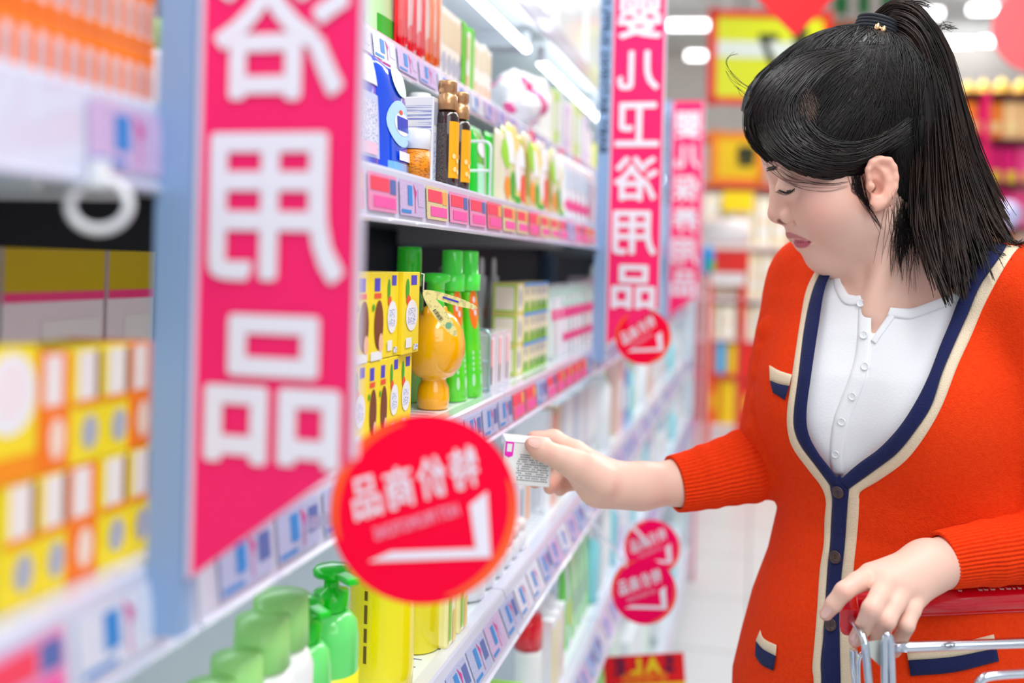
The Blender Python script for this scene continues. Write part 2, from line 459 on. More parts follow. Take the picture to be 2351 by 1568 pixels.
# ------------------------------------------------------------------ round red tags
redm = mat('tag_red', (250, 0, 56), .6, spec=.1); red2 = mat('tag_crimson', (250, 0, 92), .6, spec=.1); orm = mat('tag_orange', (255, 96, 30), .4); tagw = mat('tag_white', (236, 234, 246), .45)
clearm = mat('clear_strip', (228, 234, 244), .15)
def wobbler(px, py, D, rad, tilt, label, foot, face=redm, skew=.0):
    c = W(px, py, D)
    root = empty('promotion_tag', label, 'sign', 'round red price tags on clear strips', c)
    n = (Vector((0, 0, EYE)) - c); n.z *= .3; n.normalize()
    u = Vector((0, 0, 1)).cross(n).normalized(); v = n.cross(u)
    u2 = u * math.cos(tilt) + v * math.sin(tilt); v2 = -u * math.sin(tilt) + v * math.cos(tilt)
    mb = MB(); N = 64; t = .0008
    a = [u * math.cos(2 * math.pi * i / N) * rad + v * math.sin(2 * math.pi * i / N) * rad for i in range(N)]
    mb.add([p + n * t for p in a] + [p - n * t for p in a], [tuple(range(N)), tuple(range(2 * N - 1, N - 1, -1))] + [(i, N + i, N + (i + 1) % N, (i + 1) % N) for i in range(N)], face)
    def arc(a0, a1, r0, r1, m):
        K = 16; vs = []
        for i in range(K + 1):
            th = a0 + (a1 - a0) * i / K
            w = math.sin(math.pi * min(1, max(0, i / K))) ** .5 if True else 1
            rr = (r0 + r1) / 2
            for r in (rr - (r1 - r0) / 2 * max(w, .3), rr + (r1 - r0) / 2 * max(w, .3)): vs.append((u * math.cos(th) + v * math.sin(th)) * rad * r + n * (t + .0003))
        mb.add(vs, [(2 * i, 2 * i + 1, 2 * i + 3, 2 * i + 2) for i in range(K)], m)
    arc(R(105), R(200), .90, .985, orm); arc(R(-75), R(20), .90, .985, orm)
    mb.build('disc', root)
    mb = MB(); z = n * (t + .0006)
    base = u2 * (.18 * rad) * 0
    for k, ch in enumerate('品商价特'):
        lettering(mb, ch, .3 * rad, tagw, z + u2 * rad * (-.56 + .36 * k) + v2 * rad * .30, u2, v2, bold=.008 * rad, mirror=True, fit=(.29 * rad, .42 * rad), skew=-.10)
    lettering(mb, 'HOT PROMOTIONS', .1 * rad, mat('tag_pinkish', (246, 150, 180), .5), z + u2 * rad * (-.12) - v2 * rad * .10, u2, v2, bold=.004 * rad, mirror=True, fit=(.92 * rad, .13 * rad))
    th = tilt * .12
    ub = u * math.cos(th) + v * math.sin(th); vb = -u * math.sin(th) + v * math.cos(th)
    q = lambda a, b: z + ub * rad * a + vb * rad * b
    mb.quad([q(-.60, -.53), q(-.36, -.43), (q(.54, -.43)), q(.70, -.53)], tagw)
    mb.quad([q(.54, -.43), q(.48, .03), q(.67, .17), q(.70, -.53)], tagw)
    mb.build('lettering', root)
    mb = MB(); f = Vector(foot) - c; m1 = f * .5 - n * .01
    side = Vector((0, 0, 1)); pts = [-n * (t + .0012), f * .25 - n * .008, m1, f]
    vs = []
    for p in pts: vs += [p + side * .004, p - side * .004]
    k = len(vs); back = [p - n * .0005 for p in [Vector(q_) for q_ in vs]]
    mb.add(vs + back, [(0, 1, 3, 2), (2, 3, 5, 4), (4, 5, 7, 6), (k, k + 2, k + 3, k + 1), (k + 2, k + 4, k + 5, k + 3), (k + 4, k + 6, k + 7, k + 5)], clearm)
    mb.build('clear_strip', root)
    return root
wobbler(975, 1168, .53, .0498, R(17), 'big red round tag with white mirrored characters in front of the yellow and green bottles', (-.272, .585, zt('B') - .02))
wobbler(1476, 773, 1.76, .0490, R(34), 'red round tag overlapping the foot of the sharp pink flag', (-.272, 1.80, zt('B') - .02), face=redm)
wobbler(1497, 1258, 1.80, .0500, R(26), 'upper crimson round tag of the overlapping pair under the reaching arm', (-.255, 1.72, zt('C') - .02), face=red2)
wobbler(1478, 1357, 1.62, .0525, R(22), 'lower crimson round tag of the overlapping pair under the reaching arm', (-.255, 1.60, zt('C') - .03), face=red2)

# SALE card
rootc = empty('sale_card', 'red and yellow SALE card at the bottom of the shelving below the round tags', 'sign', None, W(1480, 1555, 1.85))
u = MC.to_3x3() @ Vector((1, .06, 0)); v = MC.to_3x3() @ Vector((-.06, 1, 0)); n = MC.to_3x3() @ Vector((0, 0, 1))
cr = mat('card_red', (236, 0, 16), .4); cy = mat('card_yellow', (250, 214, 20), .4); ci = mat('card_ink', (96, 0, 60), .5); co = mat('card_orange', (255, 128, 20), .4)
mb = MB(); q = lambda a, b, l=0: u * a + v * b + n * l
w = .075
mb.quad([q(-w, -.11), q(w, -.11), q(w, .042), q(-w, .042)], cr); mb.quad([q(-w, .042, -.001), q(w, .042, -.001), q(w, -.11, -.001), q(-w, -.11, -.001)], cr)
mb.quad([q(-w * .7, -.10, .0006), q(w, -.10, .0006), q(w, -.012, .0006), q(-w * .7, -.012, .0006)], cy)
mb.build('card', rootc)
mb = MB()
for k, ch in enumerate('ELAS'): lettering(mb, ch, .040, ci if k in (0, 3) else cy, q(-.046 + .031 * k, .022, .0008), u, v, bold=.002, mirror=True)
lettering(mb, '全场特价', .022, co, q(0.0, .000, .0008), u, v, bold=.001, mirror=True)
mb.build('lettering', rootc)
mb = MB(); mb.tube([q(0, -.11), q(0, -.11) + Vector((-.05, 0, -.02))], .003, clearm, 6); mb.build('card_clip', rootc)

# ------------------------------------------------------------------ goods
def ylike(s, px, back=0.0):
    xf = SHELF[s][0] - back
    return yat(px, xf, zt(s))
PK = {}
def carton(name, label, cat, group, d, w, h, m, prints, loc, rotz=0.0, bev=.0008):
    """A printed pack: one mesh. prints: (y0, z0, y1, z1, material, kind) in parts of the front (+x) face; kind q, e (ellipse)."""
    key = (name, d, w, h, m.name, tuple((p[:4], p[4].name, p[5]) for p in prints))
    if key not in PK:
        mb = MB(); mb.box((0, 0, h / 2), (d, w, h), m, bev=bev)
        for j, (a, b, c, e, mm, kd) in enumerate(prints):
            x = d / 2 + .0002 + .00012 * j; y0, y1 = (a - .5) * w, (c - .5) * w; z0, z1 = b * h, e * h
            if kd == 'q': mb.quad([(x, y0, z0), (x, y1, z0), (x, y1, z1), (x, y0, z1)], mm)
            elif kd == 'e': mb.disc((x, (y0 + y1) / 2, (z0 + z1) / 2), (0, 1, 0), (0, 0, 1), (y1 - y0) / 2, (z1 - z0) / 2, mm)
            elif kd == 's':                                            # the side that looks back down the aisle
                y = -w / 2 - .0002 - .00012 * j; X_0, X_1 = (a - .5) * d, (c - .5) * d
                mb.quad([(X_0, y, z0), (X_1, y, z0), (X_1, y, z1), (X_0, y, z1)], mm)
        PK[key] = mb.build(name); o = PK[key]
    else:
        o = PK[key].copy(); COL.objects.link(o)
    o.location = loc; o.rotation_euler = (0, 0, rotz)
    return tag(o, label, cat, group)
def place_z(s): return zt(s) + .0022 if False else zt(s) + .0004

yel = mat('yellow_board', (252, 226, 40), .35); pale = mat('pale_yellow_board', (250, 240, 130), .35); wht = mat('white_board', (242, 244, 246), .35); brown = mat('print_brown', (120, 62, 30), .4)
blu = mat('print_blue', (74, 70, 200), .4); redp = mat('print_red', (240, 84, 50), .4); grn = mat('print_green', (60, 170, 40), .4); orr = mat('print_orange', (252, 150, 20), .4); greyp = mat('print_grey', (176, 180, 196), .4)
pnk = mat('print_pink', (246, 60, 140), .4); cyan = mat('print_cyan', (120, 214, 230), .4); lil = mat('print_lilac', (200, 180, 236), .4); lime = mat('print_lime', (150, 214, 40), .4); cream_ = mat('cream_board', (246, 240, 220), .4); navyp = mat('print_navy', (20, 60, 190), .35)
txt = printed('print_text_white', (240, 242, 244), (90, 96, 130), (4, 40, 260), .7); txtb = printed('print_text_blue', (236, 240, 248), (50, 80, 190), (4, 90, 260), .8)
orange_b = mat('orange_board', (255, 128, 24), .35)
PBRAID = [(.22, .78, .62, .93, blu, 'q'), (.22, .70, .70, .76, redp, 'q'), (.25, .12, .88, .68, brown, 'e'), (.08, .56, .25, .64, grn, 'e'), (.02, .0, .80, .10, wht, 'q'), (.55, .08, .85, .30, mat('print_skin', (246, 190, 150), .4), 'e')]
PCLOUD = [(.45, .84, .80, .96, blu, 'q'), (.12, .66, .34, .92, grn, 'e'), (.16, .60, .42, .72, redp, 'e'), (.14, .28, .86, .66, wht, 'e'), (.28, .36, .70, .56, txtb, 'q'), (.15, .08, .5, .2, wht, 'q'), (.62, .04, .9, .11, txtb, 'q')]

def yellow_stack():
    z = place_z('B'); h = .068; xs = SHELF['B'][0] - .012 - .02
    edges_l = [806, 836, 862, 886, 912, 940]; edges_u = [806, 840, 874, 905, 944]
    for row, E_ in ((0, edges_l), (1, edges_u)):
        for k in range(len(E_) - 1):
            ya, yb = ylike('B', E_[k], .012), ylike('B', E_[k + 1], .012)
            pr = [PCLOUD, PBRAID, PBRAID, PCLOUD, PCLOUD][k] if row == 0 else [PBRAID, PBRAID, PCLOUD, PCLOUD][k]
            zz = z + row * (h + .0006)
            lab = f"yellow printed carton, {ORD[len(E_) - 2 - k]} before the orange bottle, {'lower' if row == 0 else 'upper'} layer of the stack"
            carton('soap_carton', lab, 'carton', 'yellow cartons stacked beside the orange bottle', .042, (yb - ya) * .97, h if row == 0 else h * 1.03, yel, pr, (xs + (.004 if row and k == 3 else 0), (ya + yb) / 2, zz))
yellow_stack()

def bottle(name, label, cat, group, loc, parts, rotz=0.0, tilt=None, nn=28):
    """parts: (part name, material, [(profile, sx, sy, (cx, cy))...]) each a mesh of its own."""
    root = empty(name, label, cat, group, loc, rotz)
    if tilt: root.rotation_euler = (tilt[0], tilt[1], rotz)
    for pn, m, shapes in parts:
        mb = MB()
        for sh in shapes:
            if callable(sh): sh(mb)
            else:
                prof, sx, sy, c = sh; mb.lathe(prof, m, (c[0], c[1], 0), nn, sx, sy)
        mb.build(pn, root)
    return root

# orange bottle shaped like a bulb, green pump, two oval swing tags
ob = mat('orange_plastic', (255, 188, 0), .16, coat=.8, vary=(22, .45, (255, 158, 0))); gcap = mat('green_plastic', (64, 244, 64), .2, coat=.5); tagp = printed('swing_tag_paper', (248, 240, 160), (150, 140, 90), (50, 50, 50), .35)
zB = place_z('B')
y_o = ylike('B', 996, .032)
ROB = bottle('shampoo_bottle', 'glossy orange bulb-shaped bottle with a green cap and a swing tag', 'bottle', None, (SHELF['B'][0] - .033, y_o, zB), [
    ('bottle_body', ob, [([(.013, 0), (.0155, .001), (.0165, .012), (.0155, .022), (.0125, .028), (.0128, .031), (.0205, .034), (.0272, .043), (.0308, .055), (.0310, .067), (.0284, .080), (.0225, .091), (.0140, .0985), (.0085, .1005), (.008, .103)], 1, 1, (0, 0)), ([(.001, .088), (.004, .09), (.0055, .096), (.004, .102), (.001, .104)], 1, 1, (-.004, -.013)), ([(.001, .088), (.004, .09), (.0055, .096), (.004, .102), (.001, .104)], 1, 1, (.004, .013))]),
    ('cap', gcap, [([(.0088, .1025), (.0092, .103), (.0092, .118), (.0085, .1185), (.0085, .1195), (.0092, .1195), (.0092, .1265), (.0145, .129), (.015, .133), (.0135, .136), (.004, .137)], 1, 1, (0, 0))])])
def swing(mb):
    pass
mb = MB()
def oval(mb, a, b, w, m, th=.0006):
    a, b = Vector(a), Vector(b); ax = b - a; L = ax.length; ax.normalize(); nrm = (Vector((0, 0, EYE)) - ROB.location - (a + b) / 2).normalized(); sd = ax.cross(nrm).normalized(); nrm = sd.cross(ax)
    c = (a + b) / 2; N = 28; o = [c + ax * math.cos(2 * math.pi * i / N) * L / 2 + sd * math.sin(2 * math.pi * i / N) * w / 2 for i in range(N)]
    mb.add([p + nrm * th for p in o] + [p - nrm * th for p in o], [tuple(range(N)), tuple(range(2 * N - 1, N - 1, -1))] + [(i, (i + 1) % N, N + (i + 1) % N, N + i) for i in range(N)], m)
    return c, ax, sd, nrm
T0 = W(972, 668, .845) - ROB.location
for (e, w) in (((1048, 772, .855), .0105), ((1095, 707, .885), .0075)):
    c, ax, sd, nrm = oval(mb, T0, W(*e) - ROB.location, w, tagp)
    if e[0] == 1048:
        for k in range(12):
            p = c + ax * (-.006 + k * .0010) ; ww = .00035 if k % 3 else .0006
            mb.quad([p + sd * .0005 + nrm * .0012, p + ax * ww + sd * .0005 + nrm * .0012, p + ax * ww + sd * .0036 + nrm * .0012, p + sd * .0036 + nrm * .0012][::-1], mat('bar_ink', (40, 40, 50), .5))
        mb.disc(c + ax * .0125 + nrm * .0012, ax, sd, .0028, .0026, mat('tag_green', (120, 190, 150), .5))
    else:
        mb.quad([c + ax * -.010 + sd * -.0008 + nrm * .0012, c + ax * .008 + sd * -.0008 + nrm * .0012, c + ax * .008 + sd * .0008 + nrm * .0012, c + ax * -.010 + sd * .0008 + nrm * .0012][::-1], blu)
mb.build('swing_tag', ROB)
mb = MB(); A_ = W(966, 628, .842) - ROB.location
mb.tube([A_, A_ + (T0 - A_) * .3 + Vector((.002, 0, .004)), T0], .0006, mat('white_loop', (240, 240, 236), .4), 6); mb.build('plastic_loop', ROB)

# red bottle and green topped bottle behind
redb = mat('red_plastic', (255, 74, 40), .2, coat=.6); clearcap = mat('clear_cap', (236, 236, 240), .1, trans=.7)
bottle('lotion_bottle', 'red orange bottle with a stepped cap standing behind the orange bulb bottle', 'bottle', None, (SHELF['B'][0] - .066, ylike('B', 1034, .062), zB), [
    ('bottle_body', redb, [([(.014, 0), (.0165, .001), (.0175, .01), (.0175, .085), (.016, .098), (.010, .106), (.0085, .108)], 1, 1, (0, 0))]),
    ('cap', redb, [([(.0105, .108), (.0115, .109), (.0115, .127), (.0085, .127), (.0085, .134), (.0105, .134), (.0105, .139)], 1, 1, (0, 0))]),
    ('clear_hood', clearcap, [([(.0125, .112), (.0135, .113), (.0145, .130), (.0140, .141), (.009, .144)], 1, 1, (0, 0))]),
    ('paper_label', yel, [lambda mb: mb.box((.0172, .004, .018), (.001, .012, .008), yel)])])
bottle('lotion_bottle', 'green capped bottle mostly hidden behind the yellow cartons', 'bottle', None, (SHELF['B'][0] - .075, ylike('B', 932, .075), zB), [
    ('bottle_body', mat('green_tint_body', (150, 220, 120), .2), [([(.014, 0), (.016, .001), (.016, .11), (.010, .12)], 1, 1, (0, 0))]),
    ('cap', gcap, [([(.0125, .1215), (.0135, .122), (.0130, .160), (.0125, .163), (.003, .1635)], 1, 1, (0, 0))])])
# two green curved spray bottles
gbody = mat('green_clear_plastic', (60, 222, 34), .12, coat=.6, vary=(60, .5, (140, 240, 30))); obl = mat('label_orange', (255, 128, 30), .3); gcap2 = mat('green_cap_clear', (84, 252, 84), .15, coat=.5)
def spray(px, back, label, lean):
    prof = [(.0150, 0), (.0168, .0012), (.0166, .02), (.0150, .05), (.0132, .080), (.0122, .100), (.0120, .112), (.0122, .117)]
    def curved(pr):
        def f(mb):
            n = 28; vs = []; 
            for r, z in pr:
                off = .020 * ((z / .12) ** 1.5)
                for i in range(n):
                    a = 2 * math.pi * i / n; vs.append((r * .8 * math.cos(a), r * math.sin(a) - off, z))
            m_ = len(pr)
            mb.add(vs, [(j * n + i, j * n + (i + 1) % n, (j + 1) * n + (i + 1) % n, (j + 1) * n + i) for j in range(m_ - 1) for i in range(n)] + [tuple(reversed(range(n))), tuple((m_ - 1) * n + i for i in range(n))], None or cur[0], True)
        return f
    cur = [gbody]
    root = empty('spray_bottle', label, 'bottle', 'green spray bottles beside the orange bottle', (SHELF['B'][0] - back, ylike('B', px, back), zB))
    mb = MB(); curved(prof)(mb); mb.build('bottle_body', root)
    cur[0] = gcap2; o2 = -.0205
    mb = MB(); mb.lathe([(.0128, .1175), (.0134, .118), (.0134, .135), (.0126, .1355), (.0112, .136), (.0110, .158), (.0106, .1605), (.003, .161)], gcap2, (0, o2, 0), 28); mb.build('cap', root)
    mb = MB(); mb.lathe([(.003, .139), (.0032, .140), (.0032, .150), (.003, .1505)], gcap, (.006, o2 - .002, 0), 12); mb.lathe([(.0055, .152), (.006, .1525), (.006, .157), (.0055, .1575)], gcap, (0, o2, 0), 16); mb.build('nozzle', root)
    # wrap label: an oval patch that follows the body, and white marks
    def patch(y_c, z_c, ry, rz, m, lift, mb):
        N = 20; R_ = 6; vs = [None]; ring = []
        def surf(th, z):
            r = np.interp(z, [p[1] for p in prof], [p[0] for p in prof]) + lift; off = .020 * ((max(z, 0) / .12) ** 1.5)
            return (r * .8 * math.cos(th), r * math.sin(th) - off, z)
        pts = [surf(y_c, z_c)]
        for k in range(1, 4):
            for i in range(N):
                a = 2 * math.pi * i / N; pts.append(surf(y_c + ry * k / 3 * math.cos(a), z_c + rz * k / 3 * math.sin(a)))
        fs = [(0, 1 + i, 1 + (i + 1) % N) for i in range(N)] + [(1 + (k - 1) * N + i, 1 + k * N + i, 1 + k * N + (i + 1) % N, 1 + (k - 1) * N + (i + 1) % N) for k in (1, 2) for i in range(N)]
        mb.add(pts, fs, m, True)
    for a_ in ((-.65, .098, .55, .022, obl, .0004), (.55, .100, .5, .018, obl, .0004)):
        mb = MB(); patch(*a_, mb); mb.build('paper_label', root)
    mb = MB()
    for (th, z) in ((-.8, .100), (-.55, .094), (-.65, .108)): patch(th, z, .14, .0035, tagw, .0008, mb)
    for (th) in (-.95, -.2):
        patch(th, .020, .13, .007, mat('label_mint', (190, 240, 200), .4), .0004, mb)
        for z in (.032, .038, .044, .05): patch(th, z, .09, .0022, mat('label_mint', (190, 240, 200), .4), .0004, mb)
    mb.build('lettering', root)
    return root
spray(1044, .030, 'green curved spray bottle closer to the orange bottle', 0)
spray(1080, .024, 'green curved spray bottle closer to the wire divider', 0)

# wire dividers
wire = mat('zinc_wire', (176, 206, 214), .3, .6); wirew = mat('white_wire', (232, 240, 246), .3)
def divider(s, px, h, label, m, back=.012):
    y = ylike(s, px, back); z = zt(s); root = empty('wire_divider', label, 'divider', 'wire dividers on the shelves', (SHELF[s][0] - back, y, z))
    mb = MB(); L = .26
    pts = [(-L, 0, .002), (-L, 0, h - .006)] + [(-L + .006 * (1 - math.cos(a)), 0, h - .006 + .006 * math.sin(a)) for a in (.8, 1.57)] + [(-.008, 0, h)] + [(-.008 + .008 * math.sin(a), 0, h - .008 + .008 * math.cos(a)) for a in (.5, 1.0, 1.57)] + [(0, 0, .002)]
    mb.tube(pts, .0016, m, 8); mb.build('outer_wire', root)
    for k in (.5, .06):
        mb = MB(); mb.tube([(-L, 0, h * k + .0), (0, 0, h * k)], .0014, m, 8); mb.build('cross_wire', root)
    return root
divider('B', 1122, .072, 'grey wire divider standing after the green spray bottles', wire, .012)
divider('A', 1124, .066, 'white wire divider in front of the green pouch on the eye-level shelf', wirew, .012)

# slim clear boxes with pink strips, white hang packs, small green cartons, tall white pouches
for k, px in enumerate((1132, 1150, 1167)):
    carton('brush_carton', f'slim clear white box with a pink strip, {ORD[k]} after the grey wire divider', 'box', 'slim clear boxes by the wire divider', .05, .030, .066, mat('clear_box', (226, 228, 236), .12, coat=.6), [(.15, .08, .85, .94, wht, 'q'), (.30, .10, .55, .9, mat('print_salmon', (250, 150, 150), .4), 'q'), (.30, .10, .55, .42, mat('print_taupe', (120, 110, 110), .4), 'q')], (SHELF['B'][0] - .040, ylike('B', px, .013), zB))
packw = mat('white_pack', (244, 246, 250), .25, coat=.4)
for k, px in enumerate((1068, 1100, 1128)):
    root = empty('hang_pack', f'white hang pack with a looped top, {ORD[k]} behind the green spray bottles', 'pack', 'white looped hang packs', (SHELF['B'][0] - .085, ylike('B', px, .085), zB))
    mb = MB(); mb.box((0, 0, .045), (.012, .030, .09), packw, bev=.003); mb.add([(.007, -.012, .085), (.007, .012, .085), (.007, 0, .13), (-.004, -.012, .085), (-.004, .012, .085), (-.004, 0, .13)], [(0, 1, 2), (5, 4, 3), (0, 2, 5, 3), (1, 4, 5, 2), (0, 3, 4, 1)], packw)
    mb.disc((.0074, 0, .082), (0, 1, 0), (0, 0, 1), .006, .010, obl); mb.build('pack_body', root)
    mb = MB(); mb.tube([(0, .005 * math.sin(a), .138 + .016 * -math.cos(a)) for a in [2 * math.pi * i / 20 for i in range(20)]], .002, packw, 8, closed=True); mb.build('hang_loop', root)
gcart = mat('green_cream_board', (236, 226, 140), .4)
PG = [(0, 0, 1, .12, lime, 'q'), (.12, .2, .7, .9, cream_, 'q'), (.2, .05, .8, .4, grn, 'e'), (.25, .55, .7, .85, greyp, 'e'), (0, .88, 1, 1, mat('print_sky', (80, 160, 230), .4), 'q')]
PG2 = [(.1, .1, .9, .92, cream_, 'q'), (.25, .2, .75, .8, greyp, 'e'), (0, 0, .08, 1, lime, 'q'), (.06, .06, .94, .94, lime, 's'), (.12, .12, .88, .88, cream_, 's')]
cols = [1192, 1207, 1220, 1231, 1241, 1250]
for k, px in enumerate(cols):
    for r_ in range(3):
        y0 = ylike('B', px - 6, .02)
        carton('herbal_carton', f"small cream and green carton, {['bottom', 'middle', 'top'][r_]} of the {ORD[k]} column past the slim clear boxes", 'carton', 'small green cartons stacked three high', .034, .034, .0405, gcart, PG2 if k == 0 else PG, (SHELF['B'][0] - .040, ylike('B', px, .022), zB + r_ * .041))
def pouch(name, label, cat, group, w, h, d, m, prints, loc, rotz=0.0, key=None, seal=None):
    kk = ('pouch', name, w, h, d, m.name, tuple((p[:4], p[4].name) for p in prints))
    if kk not in PK:
        mb = MB(); ny, nz = 8, 12; vs = []; fs = []
        def bulge(a, b): return d / 2 * (max(0, 1 - (2 * a - 1) ** 4) ** .5) * (max(0, 1 - (b) ** 5) ** .6) * (.75 + .25 * (1 - b)) + .0006
        for sgn in (1, -1):
            for i in range(ny + 1):
                for j in range(nz + 1):
                    a, b = i / ny, j / nz
                    vs.append((sgn * bulge(a, b), (a - .5) * w * (1 - .06 * b * b), b * h))
        N = (ny + 1) * (nz + 1)
        for i in range(ny):
            for j in range(nz):
                q = i * (nz + 1) + j
                fs.append((q, q + nz + 1, q + nz + 2, q + 1)); fs.append((N + q, N + q + 1, N + q + nz + 2, N + q + nz + 1))
        for j in range(nz):
            fs.append((j, j + 1, N + j + 1, N + j)); q = ny * (nz + 1) + j; fs.append((q, N + q, N + q + 1, q + 1))
        for i in range(ny):
            q = i * (nz + 1); fs.append((q, N + q, N + q + nz + 1, q + nz + 1)); q += nz; fs.append((q, q + nz + 1, N + q + nz + 1, N + q))
        mb.add(vs, fs, m, True)
        for jj, (a0, b0, a1, b1, mm, kd) in enumerate(prints):
            K = 6; pv = []
            for i in range(K + 1):
                for j in range(K + 1):
                    a, b = a0 + (a1 - a0) * i / K, b0 + (b1 - b0) * j / K
                    if kd == 'e':
                        x_, y_ = 2 * i / K - 1, 2 * j / K - 1
                        xx = x_ * math.sqrt(max(0, 1 - y_ * y_ / 2)); yy = y_ * math.sqrt(max(0, 1 - x_ * x_ / 2)); a = (a0 + a1) / 2 + xx * (a1 - a0) / 2; b = (b0 + b1) / 2 + yy * (b1 - b0) / 2
                    pv.append((bulge(a, b) + .0005 + .0002 * jj, (a - .5) * w * (1 - .06 * b * b), b * h))
            mb.add(pv, [(i * (K + 1) + j, (i + 1) * (K + 1) + j, (i + 1) * (K + 1) + j + 1, i * (K + 1) + j + 1) for i in range(K) for j in range(K)], mm, True)
        PK[kk] = mb.build(name); o = PK[kk]
    else:
        o = PK[kk].copy(); COL.objects.link(o)
    o.location = loc; o.rotation_euler = (0, 0, rotz)
    return tag(o, label, cat, group)
filmw = mat('white_film', (238, 240, 246), .2, coat=.5); filmc = mat('clear_film', (214, 228, 226), .15, coat=.6)
PW = [(.1, .82, .9, .95, mat('print_mint', (190, 226, 214), .4), 'q'), (.12, .52, .5, .66, pnk, 'q'), (.55, .54, .9, .66, pnk, 'q'), (.12, .2, .34, .32, pnk, 'q'), (.4, .22, .9, .30, pnk, 'q'), (.1, .7, .9, .78, mat('print_mint', (190, 226, 214), .4), 'q')]
for k, px in enumerate((1262, 1275, 1287, 1298, 1308, 1318, 1328, 1338, 1347, 1356)):
    pouch('wipes_pouch', f'tall white pouch with pink print, {ORD[k]} after the small green cartons', 'pouch', 'tall white pouches with pink print', .055, .118, .03, filmw if k % 3 else filmc, PW if k > 1 else PW[:2], (SHELF['B'][0] - .035, ylike('B', px, .03), zB))

# ---- eye-level shelf A
zA = place_z('A')
bluef = mat('blue_film', (20, 78, 220), .15, coat=.8); bluef2 = mat('blue_film_light', (120, 186, 240), .15, coat=.6)
PB1 = [(.06, .10, .82, .62, mat('print_ice', (190, 206, 240), .3), 'q'), (.14, .16, .74, .56, txtb, 'q'), (.3, .70, .95, .95, wht, 'q'), (.1, .12, .7, .22, mat('print_blush', (236, 196, 216), .4), 'q')]
PB2 = [(0, 0, 1, .12, bluef2, 'q'), (.12, .26, .95, .66, mat('print_glow', (180, 222, 250), .3), 'e'), (.3, .36, .85, .56, wht, 'e'), (.38, .40, .8, .52, navyp, 'q'), (.46, .54, .58, .58, redp, 'e'), (.35, .70, .9, .98, mat('print_foam', (206, 232, 220), .3), 'e'), (.4, .14, .9, .22, wht, 'q')]
for k, (px, pr, w_, lab) in enumerate(((832, PB1, .075, 'glossy blue pouch with a pale text panel, touching the near pink flag'), (905, PB2, .070, 'glossy blue pouch with a round white badge, before the orange jar'))):
    pouch('wipes_pouch', lab, 'pouch', 'glossy blue pouches', w_, .098, .035, bluef, pr, (SHELF['A'][0] - .032, ylike('A', px, .02), zA))
# clear bottles with white caps behind, orange jar, white carton
amb = mat('amber_gel', (250, 186, 90), .12, coat=.6); capw = mat('white_cap', (236, 240, 244), .2, coat=.5)
for k, (px, bk, h) in enumerate(((868, .075, .118), (958, .070, .105))):
    bottle('oil_bottle', f'amber bottle with a white cap behind the {["first blue pouch", "orange jar"][k]}', 'bottle', 'amber bottles on the eye-level shelf', (SHELF['A'][0] - bk, ylike('A', px, bk), zA), [('bottle_body', amb, [([(.012, 0), (.014, .001), (.014, h * .62), (.010, h * .68)], 1, 1, (0, 0))]), ('cap', capw, [([(.0115, h * .685), (.012, h * .69), (.012, h), (.011, h * 1.01), (.002, h * 1.012)], 1, 1, (0, 0))])])
jar = bottle('cream_jar', 'small orange jar with a white lid in front of the white carton', 'jar', None, (SHELF['A'][0] - .016, ylike('A', 961, .012), zA), [('jar_body', orr, [([(.0125, 0), (.0135, .001), (.0135, .026), (.0125, .027)], 1, 1, (0, 0))]), ('lid', capw, [([(.0132, .0275), (.0138, .028), (.0138, .044), (.013, .045), (.002, .0452)], 1, 1, (0, 0))]), ('label_print', printed('jar_print', (252, 150, 20), (150, 80, 10), (60, 60, 200), .7), [([(.01375, .003), (.01375, .025)], 1, 1, (0, 0))])])
carton('cream_carton', 'white carton with columns of blue print beside the dark bottles', 'carton', None, .030, .040, .088, mat('white_carton', (238, 240, 246), .3), [(.1, .08, .6, .62, txtb, 'q'), (.62, .05, .9, .95, txt, 'q'), (.1, .7, .5, .95, greyp, 'q'), (.1, .1, .95, .9, txtb, 's')], (SHELF['A'][0] - .040, ylike('A', 994, .03), zA))
dkb = mat('dark_syrup', (44, 22, 20), .12, coat=.8); gold_c = mat('bronze_cap', (196, 146, 96), .25, .5, coat=.6)
